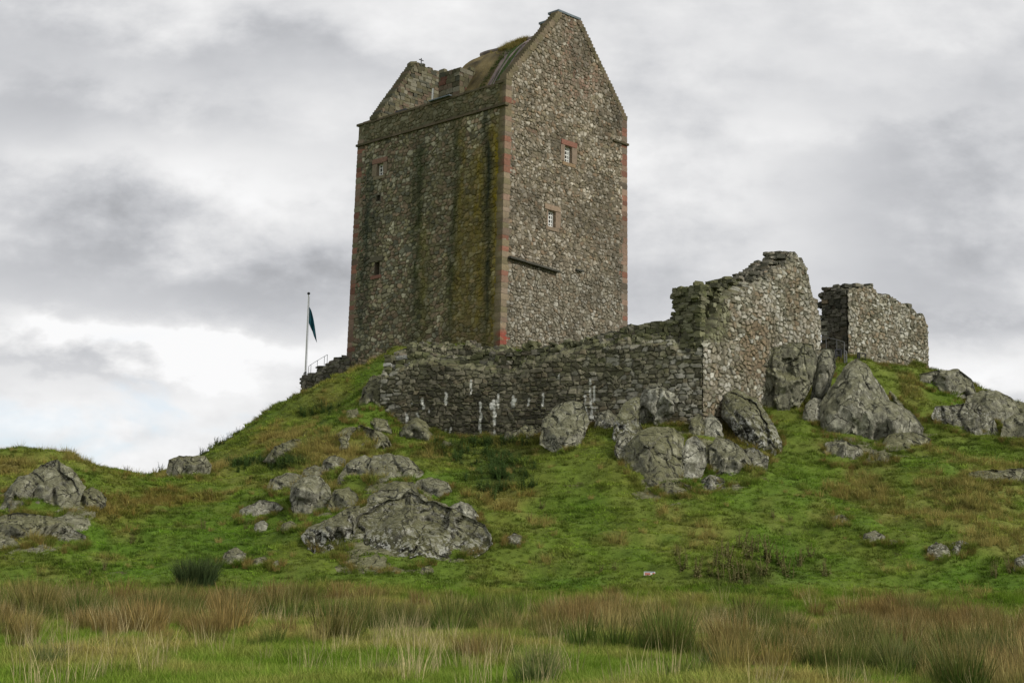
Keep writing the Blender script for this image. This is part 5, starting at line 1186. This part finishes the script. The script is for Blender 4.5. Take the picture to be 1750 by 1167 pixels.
def scatter(name, P, scale, tint, meshes, mat, label, cat, seed, parent=None):
    """one object whose geometry nodes stand tufts on a cloud of points"""
    r = np.random.default_rng(seed); n = len(P); me = bpy.data.meshes.new(name); me.vertices.add(n); me.vertices.foreach_set('co', np.asarray(P, np.float32).ravel())
    def A(nm, ty, dom, arr, key):
        a = me.attributes.new(nm, ty, dom); a.data.foreach_set(key, np.asarray(arr).ravel())
    A('sc', 'FLOAT', 'POINT', np.asarray(scale, np.float32), 'value')
    rot = np.column_stack([r.normal(0, .08, n), r.normal(0, .08, n), r.uniform(0, 6.28, n)]).astype(np.float32); A('rot', 'FLOAT_VECTOR', 'POINT', rot, 'vector')
    A('pick', 'INT', 'POINT', r.integers(0, len(meshes), n).astype(np.int32), 'value')
    c = np.ones((n, 4), np.float32); c[:, :3] = tint; A('tint', 'FLOAT_COLOR', 'POINT', c, 'color')
    coln = bpy.data.collections.new(name + '_kinds')
    for i, m_ in enumerate(meshes):
        m_.materials.clear(); m_.materials.append(mat); o_ = bpy.data.objects.new('%s_kind_%d' % (name, i), m_); coln.objects.link(o_)
    ob = bpy.data.objects.new(name, me); link(ob, parent)
    ng = bpy.data.node_groups.new(name + '_nodes', 'GeometryNodeTree')
    ng.interface.new_socket('Geometry', in_out='INPUT', socket_type='NodeSocketGeometry'); ng.interface.new_socket('Geometry', in_out='OUTPUT', socket_type='NodeSocketGeometry')
    N = ng.nodes; L = ng.links; gi_ = N.new('NodeGroupInput'); go = N.new('NodeGroupOutput'); ip = N.new('GeometryNodeInstanceOnPoints'); ci = N.new('GeometryNodeCollectionInfo')
    ci.inputs[0].default_value = coln; ci.inputs['Separate Children'].default_value = True; ci.inputs['Reset Children'].default_value = True
    def na(nm, ty): x = N.new('GeometryNodeInputNamedAttribute'); x.data_type = ty; x.inputs[0].default_value = nm; return x.outputs[0]
    ip.inputs['Pick Instance'].default_value = True
    L.new(gi_.outputs[0], ip.inputs['Points']); L.new(ci.outputs[0], ip.inputs['Instance']); L.new(na('pick', 'INT'), ip.inputs['Instance Index'])
    e2r = N.new('FunctionNodeEulerToRotation'); L.new(na('rot', 'FLOAT_VECTOR'), e2r.inputs[0]); L.new(e2r.outputs[0], ip.inputs['Rotation']); L.new(na('sc', 'FLOAT'), ip.inputs['Scale'])
    L.new(ip.outputs[0], go.inputs[0])
    md = ob.modifiers.new('scatter', 'NODES'); md.node_group = ng
    if not parent: tag(ob, label, cat, kind='stuff')
    return ob
def sample(n, x0, x1, y0, y1, seed, margin=650):
    r = np.random.default_rng(seed); xy = np.column_stack([r.uniform(x0, x1, n), r.uniform(y0, y1, n)])
    px, py, z = proj(np.column_stack([xy, hbase(xy)])); k = (px > -margin) & (px < 1750 + margin) & (py < 1167 + 200); xy = xy[k]
    return np.column_stack([xy, height(xy)])
def in_tower(P):
    l = to_loc(P); a = (l[:, 0] > -.1) & (l[:, 0] < TW) & (l[:, 1] > -.1) & (l[:, 1] < TL)
    return a
M['blade'] = blade_mat('grass_blade', (.26, .22, .09), .22)
M['dry'] = blade_mat('dry_grass_blade', (.36, .30, .10), .3, var=.7)
M['rush'] = blade_mat('rush_blade', (.30, .20, .085), .42, var=.9)

# short turf over everything visible
ms = [blade_mesh('turf_tuft', 24, .06, .17, .12, .018, .9, 400 + k) for k in range(5)]
P = sample(190000, -34, 34, 44, 92, 501); P = P[~in_tower(P)]
r = np.random.default_rng(502)
tc_ = turfcol(P) * (1 + .30 * fbm(P[:, :2], .5, 2, 61) + .22 * fbm(P[:, :2], 1.7, 2, 62))[:, None] * r.uniform(.5, 1.5, (len(P), 1))
st, ru, rk = fields(P)
sc_ = r.uniform(.4, 1.4, len(P)) * (1 + .8 * np.maximum(st, ru) + .6 * rk) * (.75 + .35 * fbm(P[:, :2] * np.array([1, 1.6]), 1.0, 2, 63))
scatter('grass', P, sc_, tc_, ms, M['blade'], 'short green and olive turf covering the hill slope', 'grass', 1)
# long dry grass on the straw and rust patches
ms = [blade_mesh('dry_tuft', 34, .14, .48, .12, .014, .6, 420 + k) for k in range(5)]
P = sample(60000, -34, 34, 47, 90, 503); st, ru, rk = fields(P); r = np.random.default_rng(504)
d_ = np.maximum(st * 1.0, ru * .7); k = (r.random(len(P)) < np.clip(d_ * 1.3 - .24, 0, 1)) & ~in_tower(P); P = P[k]; st, ru = st[k], ru[k]
c_ = C_RUST + (C_STRAW - C_RUST) * np.clip(st / (st + ru + .01), 0, 1)[:, None]; c_ = c_ * r.uniform(.65, 1.2, (len(P), 1)) * .75 + np.array((.02, .03, 0))
scatter('dry_grass', P, r.uniform(.6, 1.3, len(P)), c_, ms, M['dry'], 'long straw-coloured and rusty grass growing in patches on the slope', 'grass', 2)
ms = [blade_mesh('coarse_tuft', 70, .15, .42, .16, .014, .8, 430 + k, segs=3) for k in range(5)]
P = sample(16000, -34, 34, 47, 90, 515); st, ru, rk = fields(P); r = np.random.default_rng(516); nz = fbm(P[:, :2], 1.6, 3, 517)
k = (r.random(len(P)) < np.clip(.06 + .5 * np.maximum(nz, 0) + .35 * np.maximum(st, ru) + .3 * rk, 0, .8) * (.35 + .65 * sstep(P[:, 1], 50, 56))) & ~in_tower(P); P = P[k]
c_ = turfcol(P); t_ = r.random((len(P), 1)); c_ = c_ * (.55 + .75 * t_) ; c_ = np.where(r.random((len(P), 1)) < .22, C_STRAW * .9, c_)
scatter('coarse_grass', P, r.uniform(.4, 1.1, len(P)) * (.7 + .5 * np.maximum(st, ru)[k]), c_, ms, M['dry'], 'coarse tussocky grass dotted over the hillside', 'grass', 8)
# grass lapping over the foot of rocks and walls
P = []; r = np.random.default_rng(520)
for poly_, c_0 in EDGE:
    n_e = int(np.clip(np.ptp(poly_[:, 0]) * .45, 5, 70)); Q = np.vstack([poly_, poly_[:1]])
    for _ in range(n_e * 2):
        k = r.integers(len(poly_)); t = r.random(); p_ = Q[k] * (1 - t) + Q[k + 1] * t; p_ = c_0 + (p_ - c_0) * r.uniform(.97, 1.10)
        if p_[1] < c_0[1] - .15 * np.ptp(poly_[:, 1]): continue
        hh = hit(p_[0], p_[1])
        if hh is not None: P.append(hh)
for A_, d_, nn_, L_ in ((AF, dF, np.array([-dF[1], dF[0]]), 15), (AR, dR, np.array([dR[1], -dR[0]]), 19)):
    for _ in range(260):
        q_ = A_ + d_ * r.uniform(0, L_) + nn_ * r.uniform(.1, .35); P.append((q_[0], q_[1], float(height(q_[None])[0])))
P = np.array(P); c_ = turfcol(P) * r.uniform(.5, 1.1, (len(P), 1)); c_ = np.where(r.random((len(P), 1)) < .35, (C_STRAW + C_RUST) * .42, c_)
scatter('fringe_grass', P, r.uniform(.45, .95, len(P)), c_, ms, M['dry'], 'rough grass fringing the feet of the rocks and walls', 'grass', 9)
# meadow in front
ms = [blade_mesh('meadow_tuft', 46, .10, .30, .14, .009, .8, 440 + k, segs=3) for k in range(5)]
P = sample(128000, -27, 27, 15.5, 50, 505); r = np.random.default_rng(506)
keep = r.random(len(P)) < np.clip(1.15 - (P[:, 1] - 16) / 60, .3, 1); P = P[keep]
nz = fbm(P[:, :2], 2.2, 3, 65); nz2 = fbm(P[:, :2] + 50, .8, 3, 66)
gcol = np.array((.14, .26, .015)); scol = np.array((.36, .32, .09)); c_ = gcol + (scol - gcol) * np.clip(.08 + .9 * nz + .45 * nz2, 0, 1)[:, None]
c_ = c_ * r.uniform(.7, 1.25, (len(P), 1)); px, py, _ = proj(P)
sc_ = r.uniform(.5, 1.15, len(P)) * (1 + .35 * nz)
scatter('meadow_grass', P, sc_, c_, ms, M['dry'], 'green and straw meadow grass in the foreground', 'grass', 3)
# the belt of rushes
ms = [blade_mesh('rush_clump', 230, .25, .85, .30, .013, .42, 460 + k, segs=3, droop=.2) for k in range(6)]
P = sample(22400, -28, 28, 20, 49.5, 507); px, py, _ = proj(P); r = np.random.default_rng(508)
nz = fbm(P[:, :2], 3.0, 3, 67); Y = P[:, 1]
belt = sstep(Y, 24.5, 28) * (1 - sstep(Y, 46.5, 49.5)); right = sstep(px, 1050, 1350)
dens = belt * np.clip(.50 + 1.1 * nz, .02, 1); dens = np.maximum(dens, right * sstep(Y, 21, 23) * (1 - sstep(Y, 46, 49)) * np.clip(.6 + .8 * nz, 0, 1))
gap = np.exp(-(((px - 60) / 120) ** 2 + ((Y - 35) / 4.5) ** 2)); dens *= 1 - .95 * gap
gap2 = np.exp(-(((px - 1120) / 170) ** 2 + ((Y - 27.5) / 2.6) ** 2)); dens *= 1 - .9 * gap2
gap3 = np.exp(-(((px - 300) / 160) ** 2 + ((Y - 47) / 3) ** 2)); dens *= 1 - .5 * gap3
k = r.random(len(P)) < dens * .25; P = P[k]; nz = nz[k]
n2_ = fbm(P[:, :2] + 9, 2.2, 3, 69); gr = np.array((.085, .145, .022)); br = np.array((.25, .19, .06)); pl = np.array((.34, .30, .11))
mixb = np.clip(.12 + 1.5 * n2_ + .35 * sstep(P[:, 1], 36, 46), 0, 1); c_ = gr + (br - gr) * mixb[:, None]; pk = (r.random(len(P)) < .08)[:, None]; c_ = np.where(pk, pl, c_) * r.uniform(.7, 1.25, (len(P), 1))
scatter('rushes', P, r.uniform(.40, .88, len(P)) ** 1.0 * (1 + .45 * (r.random(len(P)) < .25)) * (1 + .25 * nz), c_, ms, M['rush'], 'belt of brown-tipped rushes across the foreground', 'rushes', 4)
# tall pale seed stalks among them
ms = [blade_mesh('seed_stalks', 16, .45, 1.0, .25, .010, .35, 480 + k, segs=3) for k in range(4)]
P = sample(12600, -28, 28, 19, 48, 509); r = np.random.default_rng(510); nz = fbm(P[:, :2], 2.0, 3, 70)
k = r.random(len(P)) < np.clip(.1 + .35 * nz, 0, .35); P = P[k]
scatter('seed_stalks', P, r.uniform(.5, .95, len(P)), np.array((.50, .42, .22)) * r.uniform(.7, 1.15, (len(P), 1)), ms, M['dry'], 'thin pale seed stalks standing among the foreground rushes', 'grass', 5)

# single tussocks and weeds ----------------------------------------------------
def own_blades(name, me, mat_tint, tipcol, loc, scale, rz, label, cat, group=None, tipamt=.4):
    key = 'own_%s_%s' % (name, mat_tint)
    if key not in M:
        m, g, b = mat_new('leaf_' + name)
        t = g.n('ShaderNodeAttribute', attribute_name='bt').outputs['Fac']; kk = g.n('ShaderNodeAttribute', attribute_name='bk').outputs['Fac']
        col = g.mix(g.mul(g.ramp(t, .4, 1.0), g.mul(kk, tipamt * 1.6)), mat_tint, tipcol); v = g.ramp(kk, 0, 1, .65, 1.3, False)
        col = g.mix(1.0, col, g.comb(v, v, v), 'MULTIPLY'); g.L.new(col, b.inputs['Base Color']); M[key] = m
    if not me.materials: me.materials.append(M[key])
    o = bpy.data.objects.new(name, me); link(o); o.location = tuple(loc); o.scale = (scale,) * 3; o.rotation_euler = (0, 0, rz); tag(o, label, cat, group); return o
me_t = blade_mesh('rush_tussock', 1500, .6, 1.3, .62, .014, .55, 901, segs=3, droop=.4)
own_blades('rush_tussock', me_t, (.045, .072, .022), (.12, .11, .045), hit(335, 1002) - np.array((0, 0, .05)), 1.0, 0, 'big dark green rush tussock standing alone in front of the left slope', 'tussock', tipamt=.25)
me_p = blade_mesh('pale_tussock', 420, .4, 1.05, .35, .012, .8, 902, segs=3)
own_blades('grass_tussock', me_p, (.30, .24, .11), (.45, .36, .19), hit(118, 1048) - np.array((0, 0, .05)), 1.0, 0, 'pale straw tussock fanning out at the left of the rush belt', 'tussock')
me_f = [blade_mesh('fore_rush', 420, .35, .8, .26, .009, .5, 905 + k, segs=3) for k in range(3)]
for k, (px, py, s, lb) in enumerate([(915, 1178, .95, 'green rush tussock at the bottom edge in the middle of the picture'), (1220, 1150, .8, 'rush tussock at the bottom right of the open grass patch'), (1530, 1160, 1.1, 'dark green rush tussock near the bottom right of the picture'), (660, 1160, .5, 'small green rush tuft at the bottom left of centre'), (80, 1150, .8, 'rush tussock at the bottom left corner'), (1690, 1150, 1.15, 'tall rush tussock at the bottom right corner')]):
    own_blades('rush_tussock', me_f[k % 3], (.105, .15, .04), (.28, .22, .10), hit(px, py) - np.array((0, 0, .03)), s, k * 1.3, lb, 'tussock', tipamt=.6)
# upright weeds: docks, nettles and thistles
def weed_mesh(seed, h, n=7, leaf=.07):
    r = np.random.default_rng(seed); V, Fs, T, K = [], [], [], []
    for s in range(n):
        a = r.uniform(0, 6.28); bx, by = .16 * r.random() * math.cos(a), .16 * r.random() * math.sin(a); hh = h * r.uniform(.6, 1); lx, ly = r.normal(0, .12), r.normal(0, .12)
        v, f = tube([(bx, by, -.05), (bx + lx * .5, by + ly * .5, hh * .5), (bx + lx, by + ly, hh)], [.012, .009, .004], 4); b0 = len(V); V += v.tolist(); Fs += [tuple(i + b0 for i in q) for q in f]; T += [.2] * len(v); K += [.8] * len(v)
        m = int(hh / .035)
        for j in range(m):
            t = (j + .5) / m; x = bx + lx * t; y = by + ly * t; z = hh * t; az = r.uniform(0, 6.28); L_ = leaf * r.uniform(.5, 1.3) * (1.15 - .8 * t); w = L_ * .3
            dx, dy = math.cos(az), math.sin(az); b0 = len(V); up = r.uniform(-.3, .5)
            V += [(x, y, z), (x + dx * L_ * .5 - dy * w, y + dy * L_ * .5 + dx * w, z + L_ * up * .6), (x + dx * L_, y + dy * L_, z + L_ * (up - .3)), (x + dx * L_ * .5 + dy * w, y + dy * L_ * .5 - dx * w, z + L_ * up * .6)]
            Fs.append((b0, b0 + 1, b0 + 2, b0 + 3)); kk = r.random(); T += [t] * 4; K += [kk] * 4
    me = bpy.data.meshes.new('weed'); me.from_pydata(V, [], Fs); me.update()
    for nm, arr in (('bt', T), ('bk', K)): a = me.attributes.new(nm, 'FLOAT', 'POINT'); a.data.foreach_set('value', np.array(arr, np.float32))
    return me
def mm(me):
    return me.copy()
WM = [weed_mesh(950 + k, .55, 8, .09) for k in range(4)]; NM = [weed_mesh(960 + k, .75, 10, .12) for k in range(4)]
spots = [(1190, 985, 1.3), (1262, 940, 1.4), (1290, 945, 1.2), (1310, 955, 1.5), (1345, 985, 1.3), (1385, 955, 1.0), (1240, 955, 1.2), (1170, 975, 1.0), (1265, 990, 1.4), (1280, 1002, 1.1), (1225, 970, 1.3), (1245, 975, 1.5), (1275, 960, 1.6), (1300, 985, 1.3), (1230, 990, 1.0), (1330, 965, 1.2), (1160, 955, 1.0), (1365, 970, 1.2), (1410, 985, 1.1), (1255, 1000, 1.0), (1322, 885, .6), (350, 905, .8), (225, 930, .7), (178, 975, .8), (150, 985, .6), (420, 905, .6), (905, 890, .6), (925, 870, .6), (1050, 975, .7), (1025, 980, .6), (1700, 985, 1.0), (1725, 980, 1.1), (1215, 985, .8), (1352, 890, .5), (1160, 850, .5)]
for k, (px, py, s) in enumerate(spots):
    h = hit(px, py)
    if h is None: continue
    own_blades('dead_weed', WM[k % 4], (.13, .12, .045), (.22, .14, .07), h, s * 1.1, k * 1.1, 'withered brown-green weed standing in the turf of the slope', 'weed', 'withered weeds on the slope', tipamt=.8)
sky_spots = [(k_, None) for k_ in (216, 262, 275, 352, 360, 368, 376, 384, 392, 399, 406, 344, 300)]
for k, (px, _) in enumerate(sky_spots):
    col_py = np.arange(700, 830, 1.0); hp = None
    for py in col_py:
        d = hit(px, py, 55, 100)
        if d is not None: hp = d; break
    if hp is None: continue
    own_blades('nettle', NM[k % 4], (.035, .05, .02), (.06, .05, .03), hp - np.array((0, 0, .1)), .55 + .25 * (k % 3) * .5, k * 1.7, 'dark nettle standing out against the sky on the left skyline', 'nettle', 'nettles along the left skyline', tipamt=.4)
P = []
r = np.random.default_rng(990)
for cx, cy, rx, ry, n in ((850, 805, 55, 35, 75), (790, 775, 50, 14, 25), (455, 797, 95, 8, 60), (545, 705, 50, 14, 12), (1070, 700, 20, 14, 12), (840, 760, 80, 5, 30)):
    for _ in range(n):
        h = hit(cx + r.normal(0, .5) * rx, cy + r.normal(0, .5) * ry)
        if h is not None: P.append(h)
P = np.array(P); M['nettle_i'] = blade_mat('nettle_leaf', (.06, .075, .03), .3, var=.7)
scatter('nettle_patch', P, r.uniform(.4, .85, len(P)), np.array((.07, .12, .03)) * r.uniform(.7, 1.3, (len(P), 1)), [mm(m_) for m_ in NM], M['nettle_i'], 'dark green nettles growing in patches below the curtain wall and along the left slope', 'nettles', 6)
# turf growing on the tower roof and the wall heads
ms = [blade_mesh('roof_tuft', 30, .1, .34, .12, .014, .9, 495 + k) for k in range(3)]
P = []; 
for _ in range(420):
    t = np.clip(r.normal(.93, .08), .5, 1.0); y = y0r + 2.9 + abs(r.normal(0, .8)); k = int(t * (ns - 1)); P.append(to_w(np.array((xs_[0] if False else 1.05 + (xm - 1.05) * t, y, np.interp(t, tt, zr) + .02))))
for _ in range(260):
    t = r.uniform(0.1, .95); y = y0r + 3.2 + 0 * r.uniform(1.85, 2.55) + r.uniform(-.3, .3); P.append(to_w(np.array((1.05 + (xm - 1.05) * t, y, np.interp(t, tt, zr) + .02))))
P = np.array(P); n = len(P); c_ = np.where((np.arange(n) < 420)[:, None], np.array((.24, .20, .06)), np.array((.06, .09, .02))) * r.uniform(.7, 1.2, (n, 1))
rg = scatter('roof_grass', P, np.where(np.arange(n) < 420, 1.0, .5) * r.uniform(.6, 1.2, n), c_, ms, M['dry'], 'tufts of straw-coloured grass growing on the tower roof', 'grass', 7)
print('done')
